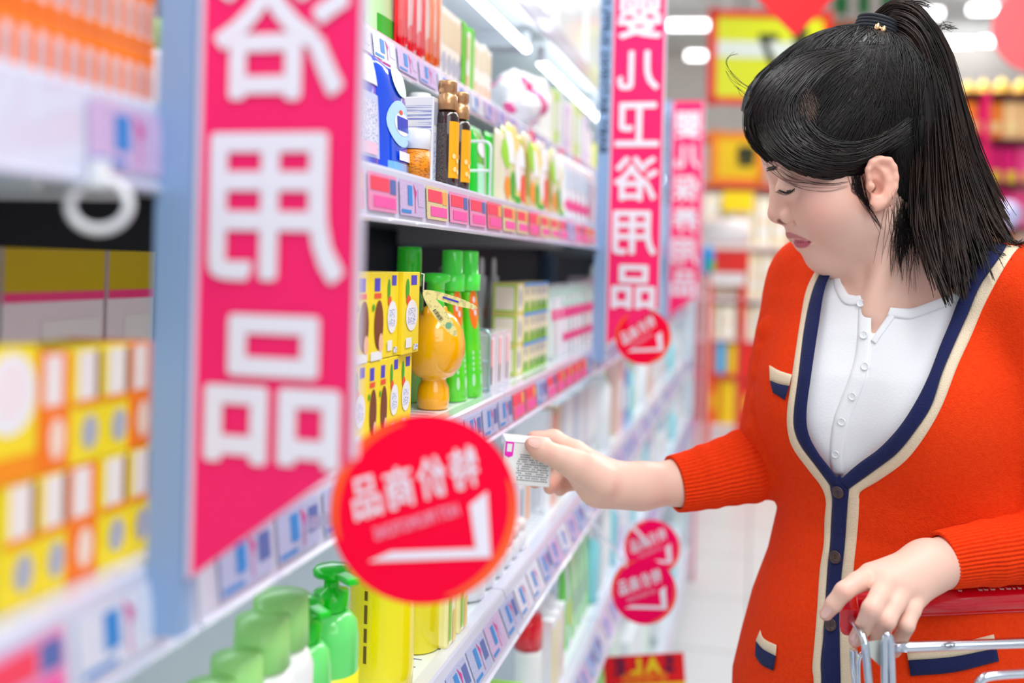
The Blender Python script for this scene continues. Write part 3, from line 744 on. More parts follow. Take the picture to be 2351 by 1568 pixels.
for k, (px, bk, sc_) in enumerate(((1022, .018, 1.0), (1050, .018, .96))):
    H = .106 * sc_
    rt = bottle('syrup_bottle', ['dark bottle with bronze cap and orange label, beside the white carton', 'dark bottle with bronze cap and orange label, beside the green pouch'][k], 'bottle', 'dark syrup bottles', (SHELF['A'][0] - bk, ylike('A', px, bk), zA), [
        ('bottle_body', dkb, [([(.0105, 0), (.012, .001), (.012, H * .66), (.0105, H * .70), (.0078, H * .725)], 1, 1, (0, 0))]),
        ('cap', gold_c, [([(.0098, H * .73), (.0104, H * .735), (.0102, H * .86), (.0085, H * .87), (.0085, H * .90), (.0095, H * .905), (.0095, H * .985), (.009, H), (.002, H)], 1, 1, (0, 0))]),
        ('paper_label', mat('label_amber', (255, 178, 20), .3), [lambda mb: mb.add([(.0124 * math.cos(a), .0124 * math.sin(a), z) for z in (H * .1, H * .62) for a in [(-1.05 + 2.0 * i / 10) for i in range(11)]], [(i, i + 1, i + 12, i + 11) for i in range(10)], mat('label_amber', (255, 178, 20), .3), True), lambda mb: [mb.disc((.0128 * math.cos(t_), .0128 * math.sin(t_), H * z_), (-math.sin(t_), math.cos(t_), 0), (0, 0, 1), .0022, .0026, mat('label_pale', (255, 222, 150), .4), 12) for t_, z_ in ((-.6, .3), (-.2, .26), (-.5, .18), (-.15, .16), (.2, .3))]]),
        ('print_strip', printed('dark_print', (36, 22, 24), (200, 190, 180), (300, 300, 900), .35), [lambda mb: mb.add([(.01235 * math.cos(a), .01235 * math.sin(a), z) for z in (H * .06, H * .6) for a in [(-2.6 + 1.35 * i / 8) for i in range(9)]], [(i, i + 1, i + 10, i + 9) for i in range(8)], printed('dark_print', (36, 22, 24), (200, 190, 180), (300, 300, 900), .35), True)])])
gf = mat('green_film', (20, 200, 40), .2, coat=.5)
for k, px in enumerate((1092, 1132)):
    pouch('wipes_pouch', ['bright green pouch behind the white wire divider', 'bright green pouch past the white wire divider'][k], 'pouch', 'bright green pouches', .062, .088 if k == 0 else .09, .022, gf, [(.25, .05, .95, .5, mat('print_mint2', (170, 240, 200), .3), 'q'), (.3, .6, .9, .8, wht, 'e'), (.7, .1, .95, .9, mat('print_blush', (236, 196, 216), .4), 'q')], (SHELF['A'][0] - .045, ylike('A', px, .04), zA))
mixA = [((226, 216, 190), [(.1, .5, .9, .9, lime, 'e'), (.2, .1, .8, .4, orr, 'e')]), ((214, 226, 150), [(.1, .55, .9, .95, wht, 'q'), (.2, .1, .8, .45, grn, 'e')]), ((240, 226, 120), [(.2, .2, .8, .7, wht, 'e'), (0, 0, 1, .15, grn, 'q')]), ((236, 220, 206), [(.1, .1, .9, .5, redp, 'e'), (.1, .6, .9, .9, wht, 'q')]), ((196, 190, 90), [(.2, .2, .8, .8, mat('print_olive', (150, 150, 20), .4), 'e')])]
k = 0
for px in (1152, 1165, 1177, 1189, 1200, 1211, 1222, 1233, 1243, 1253, 1263, 1272, 1281):
    rgb, pr = mixA[k % 5]
    pouch('snack_pouch', f'pastel printed pouch with a pinched top, {ORD[k]} after the bright green pouches', 'pouch', 'pastel pouches on the eye-level shelf', .05, .095 + .008 * (k % 3), .024, mat(f'pastel_film_{"abcde"[k % 5]}', rgb, .25, coat=.4), pr, (SHELF['A'][0] - .035, ylike('A', px, .03), zA))
    k += 1
for k, px in enumerate((1292, 1304, 1315, 1326, 1337, 1347, 1356)):
    pouch('wipes_pouch', f'white pouch with a pink corner, {ORD[k]} after the pastel pouches on the eye-level shelf', 'pouch', 'white pouches at the end of the eye-level shelf', .055, .11, .03, filmw, [(.1, .15, .9, .35, pnk, 'e'), (.2, .5, .8, .8, mat('print_ice2', (206, 226, 240), .4), 'q')], (SHELF['A'][0] - .035, ylike('A', px, .03), zA))

# ---- top shelf T
zT = place_z('T')
palegreen = mat('pale_green_film', (196, 230, 170), .2, coat=.5); redpl = mat('red_plastic_card', (250, 10, 40), .25, coat=.5)
pouch('wipes_pouch', 'pale green pouch next to the red brush pack on the top shelf', 'pouch', None, .085, .10, .03, palegreen, [(0, 0, 1, .3, grn, 'q'), (.6, .3, .9, .95, mat('print_peach', (250, 226, 206), .4), 'q')], (SHELF['T'][0] - .03, ylike('T', 872, .025), zT))
def card_pack(px, label, cm, pm, w=.03, h=.10):
    root = empty('brush_pack', label, 'pack', 'carded brush packs on the top shelf', (SHELF['T'][0] - .012, ylike('T', px, .012), zT))
    mb = MB(); mb.box((0, 0, h / 2), (.002, w, h), cm); mb.build('backing_card', root)
    mb = MB(); mb.tube([(.006, 0, .008), (.006, 0, h * .6), (.006, 0, h * .92)], [.003, .0022, .0035], pm, 10); mb.disc((.0025, 0, h * .2), (0, 1, 0), (0, 0, 1), w * .42, h * .16, pm); mb.build('brush', root)
    mb = MB(); mb.box((.0045, 0, .055), (.009, w * .8, h * .8), mat('blister', (240, 240, 244), .08, alpha=.14, coat=.5), bev=.002); mb.build('clear_blister', root)
    return root
for k, px in enumerate((917, 938, 958)):
    card_pack(px, ['red brush pack beside the pale green pouch on the top shelf', 'white and red carded pack, second along from the pale green pouch', 'white and red carded pack, third along from the pale green pouch'][k], redpl if k == 0 else mat('card_white', (244, 234, 232), .3), redpl, .030)
for k, px in enumerate((978, 992)):
    card_pack(px, ['orange carded pack, closer to the red packs on the top shelf', 'orange carded pack, closer to the cream cartons on the top shelf'][k], mat('card_cream', (240, 232, 214), .3), mat('orange_brush', (252, 120, 40), .3), .026)
for k, px in enumerate((1006, 1019, 1031, 1042, 1052)):
    carton('lotion_carton', f'cream carton, {ORD[k]} after the orange carded packs on the top shelf', 'carton', 'cream cartons on the top shelf', .045, .030, .088, mat('cream_carton', (240, 232, 218), .35), [(.2, .5, .8, .9, mat('print_beige', (226, 206, 170), .4), 'q'), (.2, .1, .8, .4, greyp, 'e')], (SHELF['T'][0] - .035, ylike('T', px, .012), zT))
for k, px in enumerate((1063, 1083)):
    carton('lotion_carton', ['wider bright green carton past the cream cartons on the top shelf', 'narrower bright green carton past the cream cartons on the top shelf'][k], 'carton', 'bright green cartons on the top shelf', .045, .030 - .012 * k, .090, mat('leaf_green_board', (90, 206, 30), .35), [], (SHELF['T'][0] - .035, ylike('T', px, .012), zT))
for k, px in enumerate((1073, 1092, 1103, 1113, 1122)):
    carton('lotion_carton', f'white and cream carton, {ORD[k]} from the bright green cartons on the top shelf', 'carton', 'white cartons on the top shelf', .045, .022, .082 - .003 * (k % 3), mat('milk_carton', (246, 242, 232), .35), [(.2, .12, .8, .3, mat('print_peach2', (240, 190, 150), .4), 'q'), (.2, .55, .8, .9, mat('print_sand', (230, 214, 170), .4), 'q')], (SHELF['T'][0] - .035, ylike('T', px, .012), zT))
# crumpled white bag with pink stripes
bm = bmesh.new(); bmesh.ops.create_icosphere(bm, subdivisions=4, radius=1)
mb = MB(); vs = []; 
from mathutils import noise as mnoise
for v in bm.verts:
    p = v.co.copy(); q = mnoise.noise(p * 1.7 + Vector((3, 1, 2))) * .35 + mnoise.noise(p * 4) * .14
    spike = max(0, p.z) ** 3 * .5
    vs.append(Vector((p.x * .045 * (1 + q), p.y * .075 * (1 + q), (p.z * (1 + q + spike * .6) + .8) * .045)))
zmin = min(v.z for v in vs); vs = [Vector((v.x, v.y, v.z - zmin)) for v in vs]
fs_w = []; fs_p = []
for f_ in bm.faces:
    c = f_.calc_center_median(); (fs_p if abs(math.sin(c.y * 4 + c.z * 2)) > .93 else fs_w).append([v.index for v in f_.verts])
bagw = mat('white_bag_film', (250, 248, 252), .3, coat=.4); bagp = mat('pink_bag_stripe', (248, 70, 150), .3, coat=.4)
mb.add(vs, fs_w, bagw, True); mb.add(vs, fs_p, bagp, True); bm.free()
o = mb.build('plastic_bag'); o.location = (SHELF['T'][0] - .03, ylike('T', 1190, .03), zT)
tag(o, 'crumpled white bag with pink stripes leaning out of the top shelf', 'bag')
for k, px in enumerate((1254, 1268, 1281, 1293, 1304, 1315, 1326, 1336)):
    carton('lotion_carton', f'pale carton, {ORD[k]} past the crumpled bag', 'carton', 'pale cartons past the crumpled bag', .045, .045, .10 + .01 * (k % 3), [mat('milk_carton', (246, 242, 232), .35), mat('lime_carton', (190, 226, 110), .35), mat('ice_carton', (220, 234, 240), .35), mat('lilac_carton', (220, 200, 236), .35)][k % 4], [(.2, .3, .8, .8, wht, 'q')], (SHELF['T'][0] - .035, ylike('T', px, .02), zT))
# wrapped stock on the uppermost board
wrap = mat('shrink_wrap', (234, 240, 244), .15, coat=.5, bump=('noise', 40, .8))
yy = POSTS[0] + .1; k = 0
while yy < POSTS[4] - .1:
    carton('stock_carton', f'shrink-wrapped pale stock carton, {ORD[k]} from the near end on the uppermost board', 'carton', 'wrapped stock on the uppermost board', .20, .30, .24 + .04 * (k % 2), wrap, [], (-.49, yy + .1, EYE + .4305), bev=.01)
    yy += .34; k += 1

# ---- shelf C
zC = place_z('C')
yb_ = mat('yellow_bottle', (250, 236, 0), .25, coat=.5)
def pump_head(m, z, s=1.0):
    def f(mb):
        mb.lathe([(.013 * s, z), (.0135 * s, z + .001), (.0135 * s, z + .014 * s), (.006 * s, z + .016 * s), (.006 * s, z + .024 * s), (.014 * s, z + .026 * s), (.0145 * s, z + .030 * s), (.012 * s, z + .033 * s), (.003, z + .0335 * s)], m, (0, 0, 0), 24)
        mb.box((.016 * s, -.012 * s, z + .029 * s), (.030 * s, .010 * s, .005 * s), m, Matrix.Rotation(R(-40), 3, 'Z'), bev=.0015)
    return f
bottle('shampoo_bottle', 'large yellow bottle with a green top directly behind the big round tag', 'bottle', None, (SHELF['C'][0] - .038, ylike('C', 880, .035), zC), [('bottle_body', yb_, [([(.026, 0), (.0285, .002), (.029, .02), (.0285, .105), (.0265, .118), (.021, .124)], 1, 1.0, (0, 0))]), ('cap', gcap, [([(.0225, .1245), (.0235, .125), (.0225, .150), (.021, .153), (.003, .154)], 1, 1, (0, 0))]), ('label_print', mat('label_brown', (110, 90, 10), .4), [lambda mb: [mb.quad([(.0292 * math.cos(a0), .0292 * math.sin(a0), z0), (.0292 * math.cos(a1), .0292 * math.sin(a1), z0), (.0292 * math.cos(a1), .0292 * math.sin(a1), z1), (.0292 * math.cos(a0), .0292 * math.sin(a0), z1)], mat('label_brown', (110, 90, 10), .4)) for a0, a1, z0, z1 in ((-1.75, -1.65, .03, .045), (-1.75, -1.65, .048, .06), (-1.75, -1.65, .064, .08), (-1.75, -1.65, .084, .092))]])])
bottle('shampoo_bottle', 'yellow bottle half hidden past the large yellow bottle', 'bottle', None, (SHELF['C'][0] - .038, ylike('C', 962, .035), zC), [('bottle_body', yb_, [([(.022, 0), (.024, .002), (.024, .108), (.02, .118)], 1, 1, (0, 0))]), ('cap', gcap, [([(.018, .1185), (.019, .119), (.018, .138), (.003, .139)], 1, 1, (0, 0))])])
gpl = mat('green_bottle', (110, 232, 120), .25, coat=.5); gp2 = mat('green_pump', (0, 214, 20), .25, coat=.5)
for k, (px, bk, s) in enumerate(((752, .036, 1.0), (690, .036, .93))):
    bottle('pump_bottle', ['green pump bottle next to the large yellow bottle', 'green pump bottle before the pale green bottles'][k], 'bottle', 'green pump bottles', (SHELF['C'][0] - bk, ylike('C', px, bk), zC), [('bottle_body', gpl, [([(.020 * s, 0), (.022 * s, .002), (.022 * s, .085 * s), (.020 * s, .098 * s), (.013 * s, .106 * s)], 1, 1, (0, 0))]), ('pump', gp2, [pump_head(gp2, .1065 * s, s)]), ('paper_label', yel, [([(.0223 * s, .012), (.0223 * s, .06 * s)], 1, 1, (0, 0))])])
wb = mat('white_bottle', (244, 248, 246), .25, coat=.4); pgc = mat('pale_green_cap', (170, 240, 140), .3)
for k, (px, s) in enumerate(((640, 1.28), (598, 1.22), (540, 1.1), (480, 1.05))):
    bottle('lotion_bottle', f'white bottle with a pale green cap, {ORD[k]} before the green pump bottles', 'bottle', 'white bottles with pale green caps', (SHELF['C'][0] - .037, ylike('C', px, .035), zC), [('bottle_body', wb, [([(.016 * s, 0), (.018 * s, .002), (.018 * s, .075 * s), (.014 * s, .085 * s)], 1, 1, (0, 0))]), ('cap', pgc, [([(.0145 * s, .0855 * s), (.0155 * s, .086 * s), (.0145 * s, .112 * s), (.003, .113 * s)], 1, 1, (0, 0))])])
oilc = mat('clear_oil', (246, 240, 170), .1, coat=.6)
for k, px in enumerate((1012, 1040)):
    carton('oil_bottle', ['clear pale yellow flask touching the yellow bottle', 'clear pale yellow flask before the white jars'][k], 'flask', 'clear pale yellow flasks', .022, .026, .075, oilc, [(.1, .1, .4, .8, lime, 'q'), (.55, .05, .95, .45, mat('print_honey', (244, 214, 90), .3), 'q')], (SHELF['C'][0] - .016, ylike('C', px, .016), zC), bev=.004)
for k, px in enumerate((1072, 1096, 1118, 1138, 1156, 1172)):
    bottle('cream_jar', f'round white jar, {ORD[k]} after the clear yellow flasks', 'jar', 'round white jars', (SHELF['C'][0] - .030, ylike('C', px, .030), zC), [('jar_body', capw, [([(.014, 0), (.019, .002), (.021, .012), (.020, .024), (.017, .027)], 1, 1, (0, 0))]), ('lid', mat('lid_blush', (244, 226, 224), .25), [([(.0182, .0275), (.0188, .028), (.0188, .038), (.017, .040), (.002, .0402)], 1, 1, (0, 0))])], nn=24)
for k, px in enumerate((1188, 1202, 1215, 1227, 1238)):
    bottle('roll_on_bottle', f'square white bottle with a domed cap, {ORD[k]} after the round jars, below the held box', 'bottle', 'square white bottles below the held box', (SHELF['C'][0] - .05, ylike('C', px, .04), zC), [('bottle_body', capw, [lambda mb: mb.box((0, 0, .035), (.03, .024, .07), [capw, wht][0], bev=.002), lambda mb: mb.quad([(.0152, -.009, .01), (.0152, .009, .01), (.0152, .009, .06), (.0152, -.009, .06)], [mat('print_slate', (150, 170, 190), .4), orr, mat('print_slate', (150, 170, 190), .4), greyp, cyan][k])]), ('cap', capw, [([(.009, .0702), (.0095, .071), (.0095, .080), (.007, .084), (.002, .0845)], 1, 1, (0, 0))])])
tallc = [(240, 246, 250), (236, 150, 120), (214, 196, 170), (196, 214, 230), (244, 248, 252), (206, 220, 232), (180, 200, 222), (226, 236, 240), (200, 206, 226), (236, 242, 246)]
for k, px in enumerate((1250, 1263, 1274, 1285, 1296, 1306, 1316, 1326, 1335, 1344, 1353)):
    carton('skincare_carton', f'tall slim pale carton, {ORD[k]} past the square white bottles behind the hand', 'carton', 'tall slim cartons behind the hand', .05, .040, .150 if k != 1 else .14, mat(f'slim_carton_{"abcdefghij"[k % 10]}', tallc[k % 10], .3, coat=.3), [(.2, .2, .8, .3, greyp, 'q')], (SHELF['C'][0] - .05, ylike('C', px, .03), zC))
carton('gift_box', 'plain white box standing behind the held box', 'box', None, .06, .10, .165, wht, [(.55, .3, .7, .42, greyp, 'q')], (SHELF['C'][0] - .125, ylike('C', 1222, .10), zC))

# ---- shelf D
zD = place_z('D')
bottle('cream_tube', 'white tube standing on a red cap on the low shelf', 'tube', None, (SHELF['D'][0] - .036, ylike('D', 1208, .036), zD), [('tube_body', wb, [([(.019, .0), (.020, .003), (.020, .085), (.019, .092)], 1, 1, (0, 0))]), ('red_sleeve', redpl, [([(.0205, .095), (.0205, .125), (.018, .140), (.003, .141)], 1, 1, (0, 0))])])
for k, (px, bk) in enumerate(((1236, .035), (1254, .03), (1222, .08))):
    bottle('lotion_bottle', ['white bottle beside the red topped tube', 'white bottle next to the yellow striped cartons', 'white bottle with a dark cap behind the red topped tube'][k], 'bottle', 'white bottles on the low shelf', (SHELF['D'][0] - bk, ylike('D', px, bk), zD), [('bottle_body', wb, [([(.014, 0), (.016, .002), (.016, .10), (.010, .115)], 1, 1, (0, 0))]), ('cap', capw if k != 2 else mat('brown_cap', (80, 50, 40), .3), [([(.009, .1155), (.0095, .116), (.0095, .135), (.002, .136)], 1, 1, (0, 0))]), ('paper_label', [cyan, lil, greyp][k], [([(.0163, .02), (.0163, .06)], 1, 1, (0, 0))])])
for k, (px, m_) in enumerate(((1266, yel), (1276, yel), (1287, mat('peach_board', (250, 190, 160), .35)))):
    carton('toothpaste_carton', ['yellow striped slim carton beside the white bottle on the low shelf', 'yellow striped slim carton beside the peach carton', 'peach slim carton on the low shelf'][k], 'carton', 'slim cartons on the low shelf', .04, .024, .115, wht, [(.1, .05, .6, .9, m_, 'q')], (SHELF['D'][0] - .03, ylike('D', px, .012), zD))
for k, px in enumerate((1298, 1312, 1325, 1337, 1348)):
    pouch('refill_pouch', f'green and white refill pouch, {ORD[k]} past the peach carton', 'pouch', 'refill pouches on the low shelf', .06, .15, .03, wb if k % 2 else mat('ice_film', (226, 232, 246), .2), [(.0, 0, .3, .9, mat('print_leaf', (110, 214, 90), .35), 'q'), (.4, .2, .9, .5, lil if k else yel, 'e')], (SHELF['D'][0] - .04, ylike('D', px, .03), zD))
for k, (px, m_) in enumerate(((1150, mat('peach_film', (252, 200, 170), .3)), (1168, yel), (1184, lime))):
    carton('soap_carton', ['peach carton low down under the slanted rail', 'yellow carton low down under the slanted rail', 'green carton low down under the slanted rail'][k], 'carton', 'small cartons under the slanted rail', .04, .036, .085 + .01 * k, m_, [(.15, .2, .85, .8, wht, 'e'), (.25, .35, .75, .65, txt, 'q')], (SHELF['D'][0] - .03, ylike('D', px, .012), zD))

# ---- the bays further along
def far_row(i, s, n, specs, label, group, h0, h1, w=.07):
    ya, yb = POSTS[i] + .04, POSTS[i + 1] - .05; st = (yb - ya) / n
    for k in range(n):
        rgb, kind, nm = specs[k % len(specs)]
        hh = h0 + (h1 - h0) * ((k * 7) % 5) / 4; m_ = mat('far_' + nm, rgb, .3, coat=.3)
        x = SHELF[s][0] - .045; z = place_z(s); y = ya + st * (k + .5)
        lab = f'{label}, {ORD[k]} along'
        if kind == 'c': carton('skincare_carton', lab, 'carton', group, .06, st * .86, hh, m_, [(.15, .3, .85, .7, wht, 'q')], (x, y, z))
        elif kind == 'p': pouch('wipes_pouch', lab, 'pouch', group, st * .9, hh, .035, m_, [(.15, .3, .85, .7, wht, 'e')], (x, y, z))
        else:
            r = min(st * .36, .034)
            bottle('lotion_bottle', lab, 'bottle', group, (x, y, z), [('bottle_body', m_, [([(r * .9, 0), (r, .002), (r, hh * .7), (r * .6, hh * .8)], 1, 1, (0, 0))]), ('cap', capw, [([(r * .55, hh * .802), (r * .6, hh * .81), (r * .6, hh), (.002, hh * 1.005)], 1, 1, (0, 0))])], nn=18)
WHT = ((236, 242, 246), 'c', 'white'); ICE = ((206, 224, 236), 'c', 'ice'); GRN = ((120, 200, 40), 'p', 'leaf'); CYA = ((130, 216, 226), 'b', 'aqua'); MIN = ((214, 236, 222), 'p', 'mint'); LIL = ((206, 196, 232), 'c', 'lilac'); BLU = ((90, 150, 220), 'c', 'sky'); PCH = ((244, 206, 190), 'p', 'peach'); LEM = ((232, 230, 110), 'c', 'lemon')
far_row(2, 'T', 10, [WHT, MIN, LEM], 'pale pack on the top shelf between the second and third flags', 'packs on the far top shelf', .08, .11)
far_row(2, 'A', 10, [WHT, MIN, CYA, PCH], 'pale pack on the eye-level shelf between the second and third flags', 'packs on the far eye-level shelf', .08, .12)
far_row(2, 'B', 12, [GRN, WHT, MIN, GRN, BLU, WHT], 'pack on the chest-high shelf between the second and third flags', 'packs on the far chest-high shelf', .10, .15)
far_row(2, 'C', 12, [GRN, MIN, ((240, 244, 248), 'b', 'snow'), GRN, ((244, 200, 200), 'c', 'rose'), BLU, CYA], 'pack behind the round tag at the flag foot, below the chest-high rail', 'packs below the far chest-high rail', .13, .18)
far_row(2, 'D', 10, [CYA, WHT, CYA, LIL, ICE], 'pack on the low shelf past the held box', 'packs on the far low shelf', .15, .21)
far_row(2, 'E', 7, [WHT, ((120, 214, 90), 'p', 'frog_green'), MIN, WHT], 'big pack on the bottom board behind the crimson tags', 'big packs on the far bottom board', .24, .36)
far_row(1, 'E', 7, [WHT, MIN, LIL, LEM], 'big pack on the bottom board below the wide white bay', 'big packs on the bottom board', .26, .36)
for s in 'TABCDE':
    far_row(3, s, 7, [WHT, ICE, MIN, CYA], f'pale pack in the last bay, shelf {["", "one", "two", "three", "four", "five", "six"]["?TABCDE".index(s)]} from the top', 'packs in the last bay', .10, .18 if s in 'CD' else .12)

# ---- the near bay, out of focus
PO = [(.25, .15, .75, .75, mat('print_pearl', (226, 214, 220), .4), 'q'), (.35, .25, .65, .6, greyp, 'q')]
k = 0
px_list = [-60, -12, 32, 74, 113, 150, 185, 218, 249, 278, 305, 330, 352]
for j in range(len(px_list) - 1):
    for r_ in (0, 1):
        ya, yb = yat(px_list[j], -.30, zA), yat(px_list[j + 1], -.30, zA)
        carton('vitamin_carton', f'blurred orange carton with a white panel, {ORD[len(px_list) - 2 - j]} back from the near flag, {"lower" if r_ == 0 else "upper"} layer', 'carton', 'orange cartons on the near eye-level shelf', .05, (yb - ya) * .95, .031, orange_b, PO, (-.325, (ya + yb) / 2, zA + r_ * .0315))
for j, px in enumerate((345, 372)):
    bottle('lotion_bottle', ['white and green bottle at the end of the orange cartons', 'white bottle squeezed between the orange cartons and the near flag'][j], 'bottle', None, (-.35, yat(px, -.35, zA), zA), [('bottle_body', wb, [([(.010, 0), (.011, .001), (.011, .045), (.007, .05)], 1, 1, (0, 0))]), ('cap', [lime, capw][j], [([(.006, .0502), (.007, .051), (.007, .068), (.002, .069)], 1, 1, (0, 0))])], nn=16)
PY = [(.2, .56, .85, .98, mat('print_ivory', (244, 236, 232), .4), 'q'), (.8, .55, 1, .98, mat('print_umber', (150, 96, 60), .4), 'q'), (.35, .12, .9, .42, greyp, 'e'), (.0, .5, 1, .56, orr, 'q')]
PYo = [(.1, .56, .7, .98, mat('print_ivory', (244, 236, 232), .4), 'q'), (.3, .10, .8, .45, mat('print_peach', (250, 226, 206), .4), 'e')]
edges_ = [-70, 0, 84, 155, 225, 292, 345]
for j in range(1, len(edges_) - 1):
    for r_ in (0, 1):
        ya, yb = yat(edges_[j], -.293, zB), yat(edges_[j + 1], -.293, zB)
        if j == 1 and r_ == 1: continue
        carton('soap_carton', f'blurred yellow carton, {ORD[len(edges_) - 2 - j]} back from the near flag, {"lower" if r_ == 0 else "upper"} layer', 'carton', 'yellow cartons on the near chest-high shelf', .045, (yb - ya) * .95, .052, yel if (j + r_) % 3 else orange_b, PY if (j + r_) % 3 else PYo, (-.316, (ya + yb) / 2, zB + r_ * .0525))
ya, yb = yat(-60, -.293, zB), yat(82, -.293, zB)
carton('soap_carton', 'larger yellow carton with a rounded white panel on top of the pile', 'carton', None, .045, (yb - ya) * .95, .056, yel, [(.05, .36, .95, .96, wht, 'e'), (.2, .46, .8, .9, mat('print_shell', (246, 232, 236), .4), 'e'), (0, 0, 1, .2, orr, 'q')], (-.316, (ya + yb) / 2, zB + .0525))
PD = [(0, .82, 1, 1, mat('display_yellow', (200, 178, 0), .4), 'q'), (0, .78, 1, .82, pnk, 'q'), (.35, .3, .95, .7, wht, 'q')]
for j, (p0, p1) in enumerate(((-140, 20), (24, 262), (266, 372))):
    ya, yb = yat(p0, -.42, zB), yat(p1, -.42, zB)
    carton('display_box', f'white display box with a yellow top band, {ORD[2 - j]} back from the near flag', 'box', 'white display boxes with yellow bands', .10, (yb - ya) * .97, .150, mat('display_white', (238, 232, 240), .4), PD, (-.48, (ya + yb) / 2, zB))
far_row(0, 'T', 8, [WHT, ICE, ((250, 150, 60), 'c', 'tangerine')], 'pack on the near top shelf above the orange cartons', 'packs on the near top shelf', .08, .12)
far_row(0, 'C', 9, [WHT, ((180, 230, 160), 'p', 'pale_green'), LEM], 'pack under the near price rail', 'packs under the near price rail', .08, .12)
# ring clip hanging from the near eye-level rail
rm = mat('white_ring', (236, 238, 240), .3)
root = empty('ring_clip', 'white plastic ring hanging under the near eye-level shelf rail', 'clip', None, W(228, 470, .42))
mb = MB(); ux = MC.to_3x3() @ Vector((1, 0, 0)); uz = Vector((0, 0, 1))
mb.tube([ux * .0125 * math.cos(a) + uz * .0105 * math.sin(a) for a in [2 * math.pi * i / 32 for i in range(32)]], .0022, rm, 10, closed=True); mb.build('ring', root)
mb = MB(); mb.box(uz * .013, (.006, .006, .012), rm); mb.build('clip_tab', root)

# ------------------------------------------------------------------ what she holds
bx = empty('cream_box', 'white box with a magenta badge and fine print held in the reaching hand', 'box', None, W(1206, 1056, 1.019), 0)
bw = mat('held_box_white', (244, 246, 246), .3, coat=.3); mg = mat('badge_magenta', (246, 40, 200), .4)
cr_ = MC.to_3x3(); tl = R(-6.5)
ux = cr_ @ Vector((math.cos(tl), math.sin(tl), -.10)); ux.normalize(); uy = cr_ @ Vector((-math.sin(tl), math.cos(tl), 0)); uy = (uy - ux * uy.dot(ux)).normalized(); un = ux.cross(uy)
RM = Matrix((ux, uy, un)).transposed()
mb = MB(); mb.box((0, 0, 0), (.0505, .0445, .036), bw, RM, bev=.0016); mb.build('box_body', bx)
mb = MB(); p3 = lambda a, b, l: ux * a + uy * b + un * (.018 + l)
mb.quad([p3(-.0240, .0205, .0003), p3(-.0155, .0205, .0003), p3(-.0155, .0065, .0003), p3(-.0195, .0045, .0003), p3(-.0240, .0065, .0003)][::-1], mg)
mb.quad([p3(-.0222, .0185, .0006), p3(-.0172, .0185, .0006), p3(-.0172, .0105, .0006), p3(-.0222, .0105, .0006)][::-1], bw)
tk = mat('fine_print', (140, 144, 156), .5)
random.seed(11)
for r_ in range(12):
    b = .009 - r_ * .0023; a = -.011 + random.random() * .002
    while a < .021:
        l = random.uniform(.0006, .0022)
        if random.random() < .82: mb.quad([p3(a, b, .0003), p3(min(a + l, .0225), b, .0003), p3(min(a + l, .0225), b - .0011, .0003), p3(a, b - .0011, .0003)][::-1], tk)
        a += l + .0005
mb.quad([p3(-.0252, .0205, .0002), p3(.0252, .0205, .0002), p3(.0252, .0200, .0002), p3(-.0252, .0200, .0002)][::-1], mat('lid_line', (120, 130, 140), .5))
mb.build('printed_face', bx)

# ------------------------------------------------------------------ shopping cart
chrome = mat('chrome', (210, 216, 226), .16, 1.0); redh = mat('cart_red', (222, 0, 32), .22, coat=.8); plw = mat('cart_plastic', (222, 226, 220), .4)
cart = empty('shopping_cart', 'chrome shopping cart with a glossy red handle under the resting hand', 'shopping cart', None, (W(2200, 1400, .8).x, W(2200, 1400, .8).y, 0))
CL = cart.location
def K(px, py, D): return W(px, py, D + .024) - CL
hd = (W(2351, 1372, .872) - W(1960, 1388, .866)).normalized()
h0 = K(1956, 1388, .842); h1 = h0 + hd * .46
mb = MB(); mb.tube([h0, h1], .0108, redh, 28)
up = Vector((0, 0, 1)); tw = (W(2000, 1400, .5) - W(2000, 1400, .8)).normalized()
mb.tube([h0 + hd * .004 - up * .0095 + tw * .001, h1 - up * .0095 + tw * .001], .0035, redh, 10)
wl = mat('handle_white', (250, 236, 240), .4)
random.seed(5)
for a in (.075, .093, .098, .104, .112, .118, .123, .128):
    p = h0 + hd * (a + .02) + (up * .86 + tw * .5).normalized() * .0109; s1 = hd * random.uniform(.0015, .0028); s2 = (up * -.5 + tw * .86).normalized() * .0022
    mb.quad([p - s1 - s2, p + s1 - s2 * .6, p + s1 * .8 + s2, p - s1 * .5 + s2 * .7], wl)
mb.build('handle', cart)
# end fitting
mb = MB(); e0 = h0 + hd * .004
A_ = [e0 + up * .006, K(1946, 1395, .825), K(1952, 1424, .812)]
ring = []
c1 = K(1949, 1384, .832); c2 = K(1952, 1428, .796)
ax = (c2 - c1).normalized(); s1 = ax.cross(hd).normalized(); s2 = ax.cross(s1)
def sec(c, a, b): return [c + s2 * a * math.copysign(abs(math.cos(t)) ** .6, math.cos(t)) + s1 * b * math.copysign(abs(math.sin(t)) ** .6, math.sin(t)) for t in [2 * math.pi * i / 20 for i in range(20)]]
vs = sec(c1, .0075, .010) + sec(c1 * .5 + c2 * .5, .0078, .011) + sec(c2, .0085, .012) + sec(c2 + ax * .0012, .0075, .011)
mb.add(vs, [(j * 20 + i, j * 20 + (i + 1) % 20, (j + 1) * 20 + (i + 1) % 20, (j + 1) * 20 + i) for j in range(3) for i in range(20)] + [tuple(range(20))[::-1], tuple(60 + i for i in range(20))], redh, False)
mb.build('handle_end_cap', cart)
def tubep(name, pts, r, m=chrome, n=14):
    mb = MB(); P = crom([list(p) for p in pts], 8 * len(pts)); mb.tube([Vector(p) for p in P], r, m, n); return mb.build(name, cart)
tubep('handle_arm', [K(1954, 1420, .796), K(1972, 1444, .770), K(1984, 1470, .757), K(1990, 1520, .754), K(1997, 1600, .752), K(2010, 1800, .75)], .0031)
